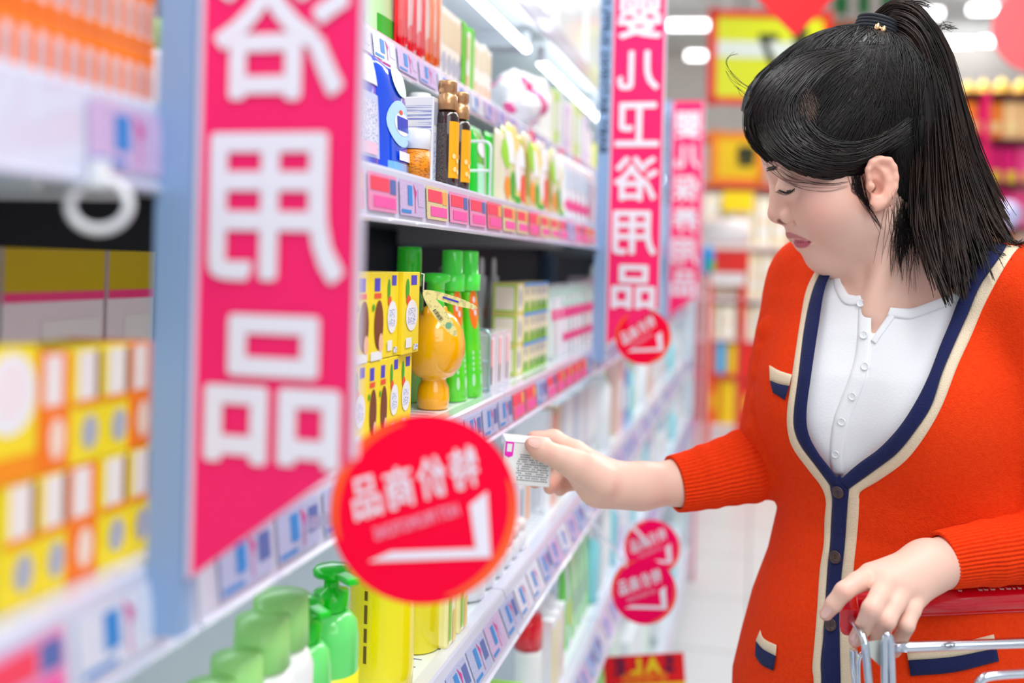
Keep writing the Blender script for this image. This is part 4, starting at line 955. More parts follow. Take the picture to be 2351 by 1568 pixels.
far = h1 + (K(1953, 1418, .808) - h0)
tubep('handle_arm', [far, far + up * -.03 + tw * .02, far + up * -.2 + tw * .04], .0032)
tubep('frame_tube', [K(1960, 1490, .825), K(1962, 1530, .825), K(1968, 1600, .825), K(1980, 1900, .82)], .0036)
tubep('frame_tube', [K(1972, 1600, .81), K(1970, 1525, .81), K(1978, 1502, .81), K(1990, 1512, .81), K(1996, 1600, .81)], .0022)
mb = MB()
tri = [K(1990, 1474, .763), K(2028, 1468, .763), K(2042, 1478, .763), K(2042, 1535, .763), K(2030, 1538, .763), K(1998, 1508, .763)]
bk = [p - tw * .006 for p in tri]
mb.add(tri + bk, [tuple(range(6))[::-1], tuple(range(6, 12))] + [(i, (i + 1) % 6, 6 + (i + 1) % 6, 6 + i) for i in range(6)], plw)
mb.build('corner_bracket', cart)
tubep('basket_wire', [K(2031, 1600, .756), K(2031, 1500, .756), K(2031, 1470, .756), K(2037, 1458, .756), K(2044, 1468, .756), K(2046, 1500, .756), K(2049, 1600, .756), K(2055, 1900, .75)], .0029)
rr0 = K(2046, 1487, .762); rr1 = K(2351, 1476, .767); rr1 = rr0 + (rr1 - rr0).normalized() * .38
tubep('basket_rail', [rr0, rr0 * .5 + rr1 * .5, rr1], .0040)
mb = MB(); p = K(2180, 1480.5, .758); mb.tube([p + hd * .004 * math.cos(a) + up * .0016 * math.sin(a) for a in [2 * math.pi * i / 16 for i in range(16)]], .0006, mat('stamp_grey', (90, 96, 104), .4, .5), 6, closed=True); mb.build('rail_stamp', cart)
tubep('seat_wire', [K(2246, 1640, .74), K(2246, 1580, .74), K(2252, 1562, .74), K(2275, 1552, .74), K(2351, 1546, .742), K(2500, 1540, .745)], .0034)
# basket below the picture: rails, wires, chassis and wheels
fwd_ = Vector((tw.x, tw.y, 0)).normalized(); sd = Vector((hd.x, hd.y, 0)).normalized()
B0 = Vector((rr0.x, rr0.y, 0)); top_z = rr0.z
def BP(a, b, z): return B0 + sd * a + fwd_ * b + Vector((0, 0, z))
Wd, Ln = .38, .50
mb = MB()
for z, ins in ((top_z - .06, 0.0), (.62, .03), (.52, .04)):
    mb.tube([BP(ins, .02, z), BP(Wd - ins, .02, z), BP(Wd - ins, Ln - ins, z), BP(ins, Ln - ins, z)], .004, chrome, 8, closed=True)
n_ = 14
for i in range(n_ + 1):
    t = i / n_
    mb.tube([BP(0, .02 + (Ln - .02) * t, top_z - .06), BP(.04, .06 + (Ln - .12) * t, .52)], .0016, chrome, 6)
    mb.tube([BP(Wd, .02 + (Ln - .02) * t, top_z - .06), BP(Wd - .04, .06 + (Ln - .12) * t, .52)], .0016, chrome, 6)
    mb.tube([BP(Wd * t, Ln, top_z - .06), BP(.04 + (Wd - .08) * t, Ln - .04, .52)], .0016, chrome, 6)
    mb.tube([BP(.04 + (Wd - .08) * t, .06, .52), BP(.04 + (Wd - .08) * t, Ln - .04, .52)], .0016, chrome, 6)
mb.build('basket', cart)
mb = MB()
for a in (.02, Wd - .02):
    mb.tube([BP(a, .0, top_z - .1), BP(a, -.01, .5), BP(a, .02, .14), BP(a, Ln, .14)], .009, chrome, 10)
    mb.tube([BP(a, Ln - .1, .52), BP(a, Ln - .2, .14)], .007, chrome, 8)
mb.build('chassis', cart)
for a in (.02, Wd - .02):
    for b in (.03, Ln - .03):
        mb = MB(); c = BP(a, b, .05); pts = [(.05 * math.cos(t), .05 * math.sin(t)) for t in [2 * math.pi * i / 24 for i in range(24)]]
        mb.add([c + sd * s_ * .012 + fwd_ * p[0] + up * p[1] for s_ in (-1, 1) for p in pts], [(i, (i + 1) % 24, 24 + (i + 1) % 24, 24 + i) for i in range(24)] + [tuple(range(24))[::-1], tuple(range(24, 48))], mat('rubber_black', (30, 30, 32), .6))
        mb.box(c + up * .05, (.02, .02, .08), chrome); mb.build('caster', cart)

# ------------------------------------------------------------------ behind her
DB = 8.0
def BPx(px, py, D=DB): return W(px, py, D)
def fbox(name, label, cat, group, px0, py0, px1, py1, m, D=DB, depth=.25, prints=(), bev=.006, zfix=None):
    c = BPx((px0 + px1) / 2, py1, D); w = (px1 - px0) * D / F; h = (py1 - py0) * D / F
    if zfix is not None: c.z = zfix + .001
    key = None
    mb = MB(); mb.box((0, depth / 2, h / 2), (w, depth, h), m, bev=bev)
    for j, (a, b, c_, e, mm, kd) in enumerate(prints):
        y = -.002 - .001 * j; x0, x1 = (a - .5) * w, (c_ - .5) * w; z0, z1 = b * h, e * h
        if kd == 'q': mb.quad([(x0, y, z0), (x1, y, z0), (x1, y, z1), (x0, y, z1)], mm)
        elif kd == 't': lettering(mb, mm[0], z1 - z0, mm[1], ((x0 + x1) / 2, y, (z0 + z1) / 2), (1, 0, 0), (0, 0, 1), bold=.01, mirror=True, fit=(x1 - x0, z1 - z0))
        else: mb.disc(((x0 + x1) / 2, y, (z0 + z1) / 2), (1, 0, 0), (0, 0, 1), (x1 - x0) / 2, (z1 - z0) / 2, mm)
    o = mb.build(name); o.location = c; o.rotation_euler = (0, 0, YAW)
    return tag(o, label, cat, group)
# far gondola: boards, back and posts
fg = empty('display_stand', 'red and cream display shelving at the far end behind the shopper', 'shelving', None, BPx(1980, 982), YAW)
sc8 = DB / F
base_z = fg.location.z
def FX(px): return (px - 1980) * sc8
def FZ(py): return (982 - py) * sc8
mb = MB(); mb.box((0, .50, 1.0 - base_z + .0), (3.3, .04, 2.0), mat('stand_back', (246, 226, 206), .6)); mb.build('back_panel', fg)
shelf_red = mat('stand_red', (232, 60, 60), .4); shelf_w = mat('stand_white', (240, 224, 226), .4)
for py, m_ in ((982, shelf_w), (868, shelf_red), (782, shelf_w), (690, shelf_w), (570, shelf_w), (428, shelf_red), (316, shelf_red)):
    mb = MB(); mb.box((0, .24, FZ(py) - .015), (3.2, .50, .03), m_); mb.build('shelf', fg)
mb = MB(); mb.box((0, .25, (FZ(982) - .03 - base_z) / 2 - .0), (3.2, .45, base_z - .03), shelf_w); o = mb.build('plinth', fg)
for x in (-1.62, 1.62):
    mb = MB(); mb.box((x, .5, 1.05 - base_z), (.05, .05, 2.1), mat('stand_gold', (240, 180, 60), .4)); mb.build('upright', fg)
beige = mat('beige_pack', (240, 226, 190), .5); goldp = mat('gold_pack', (250, 190, 60), .4); magm = mat('magenta_pack', (226, 0, 110), .4); oran = mat('orange_pack', (252, 130, 30), .45); redk = mat('red_pack', (240, 40, 30), .4); peach = mat('peach_pack', (250, 200, 140), .45); crm = mat('cream_pack', (246, 240, 220), .5)
yelp = mat('yellow_pack', (250, 206, 20), .4)
def brow(y0, y1, xs, ms, label, group, prints):
    for k in range(len(xs) - 1):
        fbox('gift_carton', f'{label}, {ORD[k]} across', 'carton', group, xs[k] + 2, y0 + (k % 3) * 3, xs[k + 1] - 2, y1 - 1.5, ms[k % len(ms)], DB + .02, .3, prints, zfix=fg.location.z + FZ([982, 868, 782, 690, 570][min(range(5), key=lambda q_: abs([982, 868, 782, 690, 570][q_] - y1))]))
PRN = ((.2, .2, .8, .7, wht, 'q'), (.35, .4, .65, .6, goldp, 'e'))
brow(872 + 6, 982, [1615, 1650, 1690, 1728, 1768, 1810], [oran, yelp, redk, oran, yelp], 'orange or yellow bag on the lowest shelf of the far display', 'bags on the far lowest shelf', ((.2, .3, .8, .7, yelp, 'e'),))
brow(788, 866, [1615, 1640, 1668, 1700, 1740, 1790], [oran, mat('sky_pack', (110, 190, 240), .4), yelp, redk, oran], 'small bright pack on the second lowest far shelf', 'packs on the far second shelf', ())
brow(706, 782, [1615, 1650, 1690, 1730, 1772, 1815], [beige, crm, beige, crm], 'cream carton on the far shelf behind the sleeve', 'cream cartons on the far lower shelf', PRN)
brow(586, 688, [1716, 1745, 1775, 1805], [beige, crm, peach], 'cream carton on the far shelf just below the chin level', 'cream cartons on the far middle shelf', PRN)
brow(450, 568, [1612, 1660, 1735, 1770, 1810], [crm, beige, crm, beige], 'cream carton on the far shelf behind the nose', 'cream cartons on the far upper shelf', PRN)
# red and white promotion stand in front of it
rt = empty('promotion_table', 'red and white promotion table in front of the far cream cartons', 'table', None, BPx(1665, 700, 6.6), YAW)
k6 = 6.6 / F
mb = MB(); mb.lathe([(.13, 0), (.15, .02), (.15, .12), (.12, .16)], mat('promo_white', (250, 240, 240), .4), (0, 0, (700 - 560) * k6), 28); mb.build('table_top', rt)
mb = MB(); mb.box((0, 0, (700 - 600) * k6), (.26, .16, .14), redk); mb.box((0, 0, (700 - 640) * k6), (.22, .14, .08), mat('promo_white', (250, 240, 240), .4)); mb.build('cabinet', rt)
for x in (-.11, .11):
    mb = MB(); mb.box((x, 0, -rt.location.z / 2 + .10), (.035, .1, rt.location.z + .2), redk); mb.build('leg', rt)
rb = empty('round_badge', 'blue and green round badge on a thin pole beside the promotion table', 'badge', None, W(1625, 596, 6.2), YAW)
mb = MB(); rr_ = 34 * 6.2 / F; mb.lathe([(rr_ * .3, -rr_), (rr_ * .8, -rr_ * .6), (rr_, 0), (rr_ * .8, rr_ * .6), (rr_ * .3, rr_)], mat('badge_blue', (20, 150, 220), .4), (0, 0, 0), 20, .5, .3); mb.disc((rr_ * .2, -rr_ * .32, -rr_ * .4), (1, 0, 0), (0, 0, 1), rr_ * .25, rr_ * .35, mat('badge_green', (60, 200, 90), .4)); mb.build('badge_face', rb)
mb = MB(); mb.tube([(0, 0, -rr_), (0, 0, -rb.location.z)], .006, steel, 8); mb.build('pole', rb)
# yellow price boards
ink = mat('board_ink', (30, 40, 10), .5)
def board(label, px0, py0, px1, py1, D, m, frame, prints):
    c = BPx((px0 + px1) / 2, py1, D); w = (px1 - px0) * D / F; h = (py1 - py0) * D / F
    root = empty('price_board', label, 'sign', 'yellow price boards', c, YAW)
    mb = MB(); mb.box((0, 0, h / 2), (w, .02, h), m)
    for j, (a, b, c_, e, mm, kd) in enumerate(prints):
        y = -.012 - .001 * j; x0, x1 = (a - .5) * w, (c_ - .5) * w; z0, z1 = b * h, e * h
        if kd == 'q': mb.quad([(x0, y, z0), (x1, y, z0), (x1, y, z1), (x0, y, z1)], mm)
        elif kd == 't': lettering(mb, mm[0], z1 - z0, mm[1], ((x0 + x1) / 2, y, (z0 + z1) / 2), (1, 0, 0), (0, 0, 1), bold=.01, mirror=True, fit=(x1 - x0, z1 - z0))
    mb.build('board', root)
    if frame:
        mb = MB()
        for x in (-w / 2 - .02, w / 2 + .02): mb.box((x, .0, h / 2), (.05, .03, h + .1), frame)
        for z in (-.02, h + .02): mb.box((0, 0, z), (w + .06, .03, .04), frame)
        mb.build('frame', root)
    mb = MB()
    for x in (-w * .35, w * .35): mb.tube([(x, 0, h), (x, 0, 4.2 - c.z)], .004, steel, 6)
    mb.build('hanger', root)
    return root
ylw = mat('board_yellow', (236, 240, 20), .4); framer = mat('board_red', (244, 40, 16), .4); frameo = mat('board_orange', (255, 140, 20), .4)
board('large yellow price board in a red frame, hanging behind the fringe', 1640, 42, 1888, 226, 6.0, ylw, framer, ((0, .50, 1, .70, mat('white_band', (240, 246, 236), .4), 'q'), (.40, .42, .56, .78, ('7', ink), 't'), (.72, .5, .84, .9, ('折', ink), 't')))  # white band across the yellow board
board('smaller orange framed price board behind the forehead', 1644, 318, 1738, 408, 6.4, mat('board_amber', (250, 204, 0), .4), frameo, ((.5, .3, .9, .8, ('特价', ink), 't'),))
fbox('shelf_sign', 'plain yellow shelf sign on the far red shelf edge', 'sign', None, 1658, 440, 1730, 486, mat('sign_yellow', (248, 214, 10), .4), 7.965, .02, (), bev=.002)
# hanging red diamond and round sign
root = empty('hanging_diamond', 'red diamond ornament hanging above the fringe', 'ornament', None, W(1826, -22, 2.3))
mb = MB(); s = .107; r3 = MC.to_3x3(); ux, uy, un = [r3 @ Vector(q_) for q_ in ((1, 0, 0), (0, 1, 0), (0, 0, 1))]
vs = [ux * s, uy * s, -ux * s, -uy * s]; mb.add([p + un * .003 for p in vs] + [p - un * .003 for p in vs], [(0, 1, 2, 3), (7, 6, 5, 4), (0, 4, 5, 1), (1, 5, 6, 2), (2, 6, 7, 3), (3, 7, 4, 0)], mat('diamond_red', (232, 0, 20), .5)); mb.build('diamond', root)
mb = MB(); mb.tube([uy * s, uy * s + Vector((0, 0, 4.2 - root.location.z - s))], .001, redpl, 6); mb.build('cord', root)
mb = MB(); mb.tube([-uy * s, -uy * s - uy * .006], [.003, .002], mat('tassel_dark', (60, 40, 40), .6), 8); mb.build('knot', root)
root = empty('hanging_round_sign', 'large pale red round sign hanging at the upper corner beyond the ponytail', 'sign', None, W(2375, 68, 3.6))
mb = MB(); N = 40; rd = .155
vs = [(ux * math.cos(2 * math.pi * i / N) + uy * math.sin(2 * math.pi * i / N)) * rd for i in range(N)]
mb.add([p + un * .003 for p in vs] + [p - un * .003 for p in vs], [tuple(range(N)), tuple(range(2 * N - 1, N - 1, -1))] + [(i, N + i, N + (i + 1) % N, (i + 1) % N) for i in range(N)], mat('round_sign_red', (244, 106, 110), .5)); mb.build('disc', root)
mb = MB(); mb.tube([uy * rd, uy * rd + Vector((0, 0, 4.2 - root.location.z - rd))], .0015, steel, 6); mb.build('cord', root)

# right hand side of the background
fgr = empty('gift_stand', 'tall gift display stand with dark shelves beyond the ponytail', 'shelving', None, BPx(2270, 640, 6.4), YAW)
k7 = 6.4 / F
gz0, gz1 = -fgr.location.z, (640 - 212) * k7; mb = MB(); mb.box((0, .42, (gz0 + gz1) / 2), (.75, .03, gz1 - gz0), mat('gift_back', (250, 150, 60), .5)); mb.build('back_panel', fgr)
for py in (212, 318, 418, 520, 640):
    mb = MB(); mb.box((0, .2, (640 - py) * k7 - .012), (.72, .42, .024), mat('gift_shelf_dark', (90, 20, 50), .4)); mb.build('shelf', fgr)
for px in (2150, 2252, 2390):
    mb = MB(); mb.box(((px - 2270) * k7, -.02, (gz1 + gz0) / 2), (.035, .03, gz1 - gz0), mat('gift_upright', (236, 30, 100), .4) if px == 2252 else mat('gift_side', (250, 120, 60), .4)); mb.build('upright', fgr)
mb = MB(); mb.box((0, .2, -fgr.location.z / 2), (.74, .44, fgr.location.z - .02), mat('gift_base', (236, 60, 90), .5)); mb.build('plinth', fgr)
def gboxes(y0, y1, xs, ms, label, group, prints=()):
    for k in range(len(xs) - 1):
        fbox('gift_carton', f'{label}, {ORD[k]} across', 'carton', group, xs[k] + 2, y0 + 2 * (k % 2), xs[k + 1] - 2, y1 - 1.2, ms[k % len(ms)], 6.42, .25, prints, zfix=fgr.location.z + (640 - {314: 318, 414: 418, 516: 520}[y1]) * k7)
gboxes(226, 314, [2160, 2205, 2244, 2266, 2302, 2345, 2385], [peach, oran, magm, oran, peach], 'orange gift box on the shelf under the gold baskets', 'orange gift boxes', ((.15, .2, .85, .45, mat('gift_band', (252, 220, 150), .4), 'q'),))
gboxes(330, 414, [2200, 2236, 2262, 2298, 2335, 2380], [magm, mat('pink_pack', (246, 70, 140), .4), magm], 'magenta gift box on the middle gift shelf', 'magenta gift boxes on the middle shelf', ((.3, -.02, 1, .32, mat('gift_label', (236, 200, 40), .4), 'q'),))
gboxes(430, 516, [2210, 2244, 2280, 2318, 2360], [magm, mat('pink_pack', (246, 70, 140), .4)], 'magenta gift box on the lower gift shelf', 'magenta gift boxes on the lower shelf')
for k, (px, r_) in enumerate(((2222, 16), (2258, 18), (2300, 20), (2345, 20))):
    c = W(px, 211, 6.6); c.z = fgr.location.z + (640 - 212) * k7 + .001; rad = r_ * 6.6 / F
    root = empty('gold_basket', f'gold wrapped gift basket on top of the gift stand, {ORD[k]} from the ponytail', 'basket', 'gold gift baskets', c)
    mb = MB(); mb.lathe([(rad * .6, 0), (rad * .9, rad * .5), (rad, rad)], mat('gold_wrap', (252, 196, 50), .35, coat=.4), (0, 0, .002), 20); mb.build('basket', root)
    mb = MB(); mb.lathe([(rad * .95, rad * 1.02), (rad * .8, rad * 1.5), (rad * .3, rad * 2.0), (.01, rad * 2.2)], mat('gold_fill', (254, 220, 110), .4), (0, 0, .002), 20); mb.build('wrapping', root)
bm = bmesh.new(); bmesh.ops.create_uvsphere(bm, u_segments=24, v_segments=16, radius=.085)
mb = MB(); mb.add([v.co.copy() for v in bm.verts], [[v.index for v in f_.verts] for f_ in bm.faces], mat('ball_pale', (214, 210, 250), .4), True); bm.free()
o = mb.build('ball'); o.location = W(2312, 492, 6.1); tag(o, 'pale lilac ball in front of the magenta gift boxes', 'ball')
# ceiling lamps and beams
lampm = mat('lamp_glow', (250, 252, 255), .4, emit=9.0); body_w = mat('lamp_body', (236, 236, 236), .5)
for k, (x0, x1, y, D, lab) in enumerate(((1535, 1630, 58, 10.4, 'long lit ceiling lamp above the third pink flag'), (1578, 1618, 128, 11.8, 'short lit ceiling lamp below the long one, above the third pink flag'), (2120, 2160, 30, 10.0, 'lit ceiling lamp touching the arch of the ponytail'), (2228, 2310, 22, 10.0, 'lit ceiling lamp highest beyond the ponytail'), (2140, 2232, 98, 11.6, 'lit ceiling lamp behind the outer edge of the ponytail'), (2250, 2298, 95, 11.6, 'short lit ceiling lamp between the ponytail and the round sign'))):
    a, b = W(x0, y, D), W(x1, y, D)
    root = empty('ceiling_lamp', lab, 'lamp', 'lit ceiling lamps', (a + b) / 2)
    d = (b - a).normalized(); L = (b - a).length / 2
    mb = MB(); mb.tube([-d * L, d * L], .042, lampm, 12); mb.build('lamp_tube', root)
    mb = MB(); mb.tube([-d * L + Vector((0, 0, .06)), d * L + Vector((0, 0, .06))], .03, body_w, 6)
    mb.tube([Vector((0, 0, .06)), Vector((0, 0, 4.2 - root.location.z))], .008, body_w, 6); mb.build('housing', root)
beam = mat('beam_paint', (206, 200, 192), .6)
struct('trim_1', W(1575, 95, 12.4), (3.0, .2, .25), beam)
struct('trim_2', W(2200, 60, 12.4), (4.0, .2, .25), beam)
gban = mat('banner_green', (20, 140, 70), .5)
for k, (px0, px1) in enumerate(((1905, 1955), (1962, 2002), (2010, 2075))):
    c = W((px0 + px1) / 2, 2, 9.0); w = (px1 - px0) * 9 / F
    root = empty('hanging_banner', f'white and green banner hanging above the hair tie, {ORD[k]} across', 'banner', 'green banners above the hair tie', c, YAW)
    mb = MB(); mb.box((0, 0, 0), (w, .01, .30), body_w); mb.build('banner_cloth', root)
    mb = MB(); lettering(mb, '鲜', .2, gban, (0, -.008, -.04), (1, 0, 0), (0, 0, 1), bold=.01, mirror=True, fit=(w * .7, .2)); mb.build('lettering', root)
    mb = MB(); mb.tube([(0, 0, .15), (0, 0, 4.2 - c.z)], .004, steel, 6); mb.build('hanger', root)
struct('trim_3', W(1960, 62, 9.2), (1.1, .1, .10), mat('beam_brown', (206, 120, 60), .6))
# ================================================================== the shopper
class Field:
    def __init__(s, lo, hi, h):
        s.lo = np.array(lo, float); s.h = h
        s.n = np.ceil((np.array(hi, float) - s.lo) / h).astype(int) + 1
        s.D = np.full(s.n, 0.5, np.float32)
    def block(s, lo, hi):
        a = np.clip(np.floor((np.asarray(lo) - s.lo) / s.h).astype(int), 0, s.n)
        b = np.clip(np.ceil((np.asarray(hi) - s.lo) / s.h).astype(int) + 1, 0, s.n)
        if np.any(b <= a): return None
        sl = tuple(slice(a[i], b[i]) for i in range(3))
        ax = [(s.lo[i] + s.h * np.arange(a[i], b[i])).astype(np.float32) for i in range(3)]
        return sl, ax[0][:, None, None], ax[1][None, :, None], ax[2][None, None, :]
    def merge(s, sl, d, k, mode):
        A = s.D[sl]
        if mode == 'add':
            if k > 0:
                hh = np.maximum(k - np.abs(A - d), 0) / k
                s.D[sl] = np.minimum(A, d) - hh * hh * k * 0.25
            else: s.D[sl] = np.minimum(A, d)
        elif mode == 'sub':
            d = -d
            if k > 0:
                hh = np.maximum(k - np.abs(A - d), 0) / k
                s.D[sl] = np.maximum(A, d) + hh * hh * k * 0.25
            else: s.D[sl] = np.maximum(A, d)
        else:
            s.D[sl] = np.maximum(A, d)
    def cap(s, p, q, r1, r2, k=0.006, mode='add', off=0.0):
        p = np.asarray(p, float); q = np.asarray(q, float); r1 += off; r2 += off
        m = max(r1, r2) + k + 3 * s.h
        B = s.block(np.minimum(p, q) - m, np.maximum(p, q) + m)
        if B is None: return
        sl, X, Y, Z = B
        v = q - p; L = max(float(v @ v), 1e-12)
        t = np.clip(((X - p[0]) * v[0] + (Y - p[1]) * v[1] + (Z - p[2]) * v[2]) / L, 0, 1)
        d = np.sqrt((X - p[0] - t * v[0]) ** 2 + (Y - p[1] - t * v[1]) ** 2 + (Z - p[2] - t * v[2]) ** 2) - (r1 + t * (r2 - r1))
        s.merge(sl, d, k, mode)
    def ball(s, c, r, k=0.006, mode='add', off=0.0):
        s.cap(c, c, r, r, k, mode, off)
    def ell(s, c, rad, Rm=None, k=0.006, mode='add', off=0.0):
        c = np.asarray(c, float); rad = np.asarray(rad, float) + off
        Rm = np.eye(3) if Rm is None else Rm
        ext = np.sqrt(((Rm * rad[None, :]) ** 2).sum(1)) + k + 3 * s.h
        B = s.block(c - ext, c + ext)
        if B is None: return
        sl, X, Y, Z = B
        x, y, z = X - c[0], Y - c[1], Z - c[2]
        k0 = 0; k1 = 0
        for i in range(3):
            w = x * Rm[0, i] + y * Rm[1, i] + z * Rm[2, i]
            k0 = k0 + (w / rad[i]) ** 2; k1 = k1 + (w / rad[i] ** 2) ** 2
        k0 = np.sqrt(k0); d = k0 * (k0 - 1) / np.maximum(np.sqrt(k1), 1e-6)
        s.merge(sl, d, k, mode)
    def chain(s, pts, k=0.005, off=0.0):
        for a, b in zip(pts[:-1], pts[1:]):
            s.cap(C(*a[:3]), C(*b[:3]), a[3], b[3], k, 'add', off)
    def nets(s):
        D = s.D; S = D < 0
        n0, n1, n2 = D.shape
        cnt = np.zeros((n0 - 1, n1 - 1, n2 - 1), np.uint8)
        for i in (0, 1):
            for j in (0, 1):
                for k in (0, 1):
                    cnt += S[i:n0 - 1 + i, j:n1 - 1 + j, k:n2 - 1 + k]
        mask = (cnt > 0) & (cnt < 8)
        I, J, K = np.nonzero(mask)
        idx = np.full(mask.shape, -1, np.int32); idx[I, J, K] = np.arange(len(I))
        acc = np.zeros((len(I), 3)); w = np.zeros(len(I))
        offs = [(a, b, c) for a in (0, 1) for b in (0, 1) for c in (0, 1)]
        for a in offs:
            for ax in range(3):
                if a[ax]: continue
                b = list(a); b[ax] = 1
                da = D[I + a[0], J + a[1], K + a[2]]; db = D[I + b[0], J + b[1], K + b[2]]
                sel = (da < 0) != (db < 0)
                t = np.where(sel, da / np.where(sel, da - db, 1), 0)
                p = np.array(a, float)[None, :] + t[:, None] * (np.array(b, float) - np.array(a, float))[None, :]
                acc += p * sel[:, None]; w += sel
        V = (np.stack([I, J, K], 1) + acc / w[:, None]) * s.h + s.lo
        quads = []
        for ax in range(3):
            sl0 = [slice(1, -1)] * 3; sl1 = [slice(1, -1)] * 3
            sl0[ax] = slice(0, -1); sl1[ax] = slice(1, None)
            A = S[tuple(sl0)]; B = S[tuple(sl1)]
            ch = A != B
            P = np.array(np.nonzero(ch)).T
            off = np.array([1, 1, 1]); off[ax] = 0
            P = P + off
            flip = ~A[ch]
            u, v = (ax + 1) % 3, (ax + 2) % 3
            c = []
            for du, dv in ((-1, -1), (0, -1), (0, 0), (-1, 0)):
                q = P.copy(); q[:, u] += du; q[:, v] += dv
                c.append(idx[q[:, 0], q[:, 1], q[:, 2]])
            Q = np.stack(c, 1)
            Q[flip] = Q[flip][:, ::-1]
            quads.append(Q)
        Q = np.concatenate(quads); Q = Q[(Q >= 0).all(1)]
        # depth axis is mirrored when taken to the world, so turn the faces
        return V, Q[:, ::-1]

def relax(V, Q, n=1, lam=0.5):
    for _ in range(n):
        acc = np.zeros_like(V); w = np.zeros(len(V))
        for i in range(4):
            for j in (1, 3):
                np.add.at(acc, Q[:, i], V[Q[:, (i + j) % 4]]); np.add.at(w, Q[:, i], 1)
        V = V + lam * (acc / np.maximum(w, 1)[:, None] - V)
    return V

def polysd(px, py, poly):
    """Signed distance (pixels, negative inside) to a polygon."""
    poly = np.asarray(poly, float); n = len(poly)
    d = np.full(px.shape, 1e18); s = np.ones(px.shape)
    for i in range(n):
        a = poly[i]; b = poly[i - 1]
        e = b - a; wx = px - a[0]; wy = py - a[1]
        t = np.clip((wx * e[0] + wy * e[1]) / max(e @ e, 1e-9), 0, 1)
        d = np.minimum(d, (wx - e[0] * t) ** 2 + (wy - e[1] * t) ** 2)
        c1 = py >= a[1]; c2 = py < b[1]; c3 = e[0] * wy > e[1] * wx
        s = np.where((c1 & c2 & c3) | (~c1 & ~c2 & ~c3), -s, s)
    return s * np.sqrt(d)

def prism(field, poly, lo, hi, dmin, dmax, mode):
    """Cuts (mode 'sub') or keeps (mode 'and') what lies behind a polygon of the view between two depths."""
    B = field.block(lo, hi); sl, X, Y, Z = B
    px = X * F / Z + CX; py = -Y * F / Z + CY
    px, py, ZZ = np.broadcast_arrays(px, py, Z)
    A = field.D[sl]; near = np.abs(A) < 0.03
    d = np.full(A.shape, 9.0, np.float32)
    d[near] = (polysd(px[near], py[near], poly) * ZZ[near] / F)
    if mode == 'sub':
        d = np.maximum(d, np.maximum(ZZ - dmax, dmin - ZZ))
        r = np.maximum(A, -d)
    else:
        r = np.maximum(A, d)
    field.D[sl] = np.where(near, r, A)

HD = 0.97
fw = np.array([-0.89, -0.455, 0]); fw /= np.linalg.norm(fw)
up_ = np.array([-fw[1] * -1, 0, 0])
up_ = np.array([fw[1], -fw[0], 0])
HR = np.stack([fw, up_, np.array([0, 0, 1.0])], 1)

# torso rows: image row, axis column, lateral and front-back half axes
ROWS = np.array([[560, 2062, .060, .052], [620, 2062, .105, .066], [680, 2062, .128, .080], [760, 2060, .140, .090], [850, 2056, .143, .096], [950, 2055, .140, .0955],
                 [1040, 2060, .134, .093], [1120, 2070, .1315, .0905], [1200, 2077, .130, .089], [1300, 2069, .1365, .093], [1400, 2050, .1445, .099],
                 [1500, 2040, .152, .104], [1600, 2030, .158, .108], [1760, 2030, .160, .110], [1840, 2030, .155, .105]], float)
TD = 0.985
TY = R(43)
Tl = np.array([math.cos(TY), 0, -math.sin(TY)])       # towards her left
Tn = np.array([-math.sin(TY), 0, -math.cos(TY)])      # the way her chest faces
def torso_pt(lat, fwd_, row):
    ax = np.interp(row, ROWS[:, 0], ROWS[:, 1])
    return C(ax, row, TD) + Tl * lat + Tn * fwd_
def torso(field, off, k, ymax=1840):
    rows = ROWS[ROWS[:, 0] <= ymax]
    ys = -(rows[:, 0] - CY) * TD / F; xs = (rows[:, 1] - CX) * TD / F
    lo = np.array([0.15, ys.min() - 0.02, 0.78]); hi = np.array([0.62, ys.max() + 0.05, 1.2])
    sl, X, Y, Z = field.block(lo, hi)
    yy = Y[0, :, 0]
    o = np.argsort(ys)
    xa = np.interp(yy, ys[o], xs[o])[None, :, None]; a = np.interp(yy, ys[o], rows[o, 2])[None, :, None] + off; b = np.interp(yy, ys[o], rows[o, 3])[None, :, None] + off
    dx = X - xa; dz = Z - TD
    l = (dx * Tl[0] + dz * Tl[2]) / a; n = (dx * Tn[0] + dz * Tn[2]) / b
    q = np.sqrt(l * l + n * n)
    d = (q - 1) * np.minimum(a, b) * 0.9 + 0 * Y
    d = np.maximum(d, Y - (ys.max() + off)); d = np.maximum(d, (ys.min() - off) - Y)
    field.merge(sl, d.astype(np.float32), k, 'add')
    for lat in (-0.056, 0.058):
        c = torso_pt(lat, 0.052, 925)
        field.ell(c, np.array([.046, .056, .046]), None, 0.045, 'add', off)
    # shoulders
    RJ, LJ, NK = C(1868, 640, 1.055), C(2400, 690, 0.885), C(2085, 640, 0.985)
    field.cap(RJ, NK, .043, .046, 0.03, 'add', off); field.cap(NK, LJ, .046, .048, 0.03, 'add', off)

NECKHOLE = [(1925, 560), (1925, 611), (1929, 641), (1948, 677), (1982, 677), (1990, 696), (1999, 712), (1999, 782), (2010, 764), (2037, 725), (2047, 708), (2096, 708), (2163, 683), (2205, 666), (2250, 600), (2285, 545), (2285, 470), (1925, 470)]
VIN_L = [(1915, 611), (1893, 666), (1879, 750), (1862, 864), (1852, 944), (1856, 994), (1877, 1037), (1902, 1070), (1927, 1103)]
VIN_R = [(1927, 1103), (1969, 1066), (2020, 1028), (2066, 978), (2104, 919), (2133, 860), (2159, 792), (2180, 742), (2205, 679), (2247, 603), (2277, 552)]

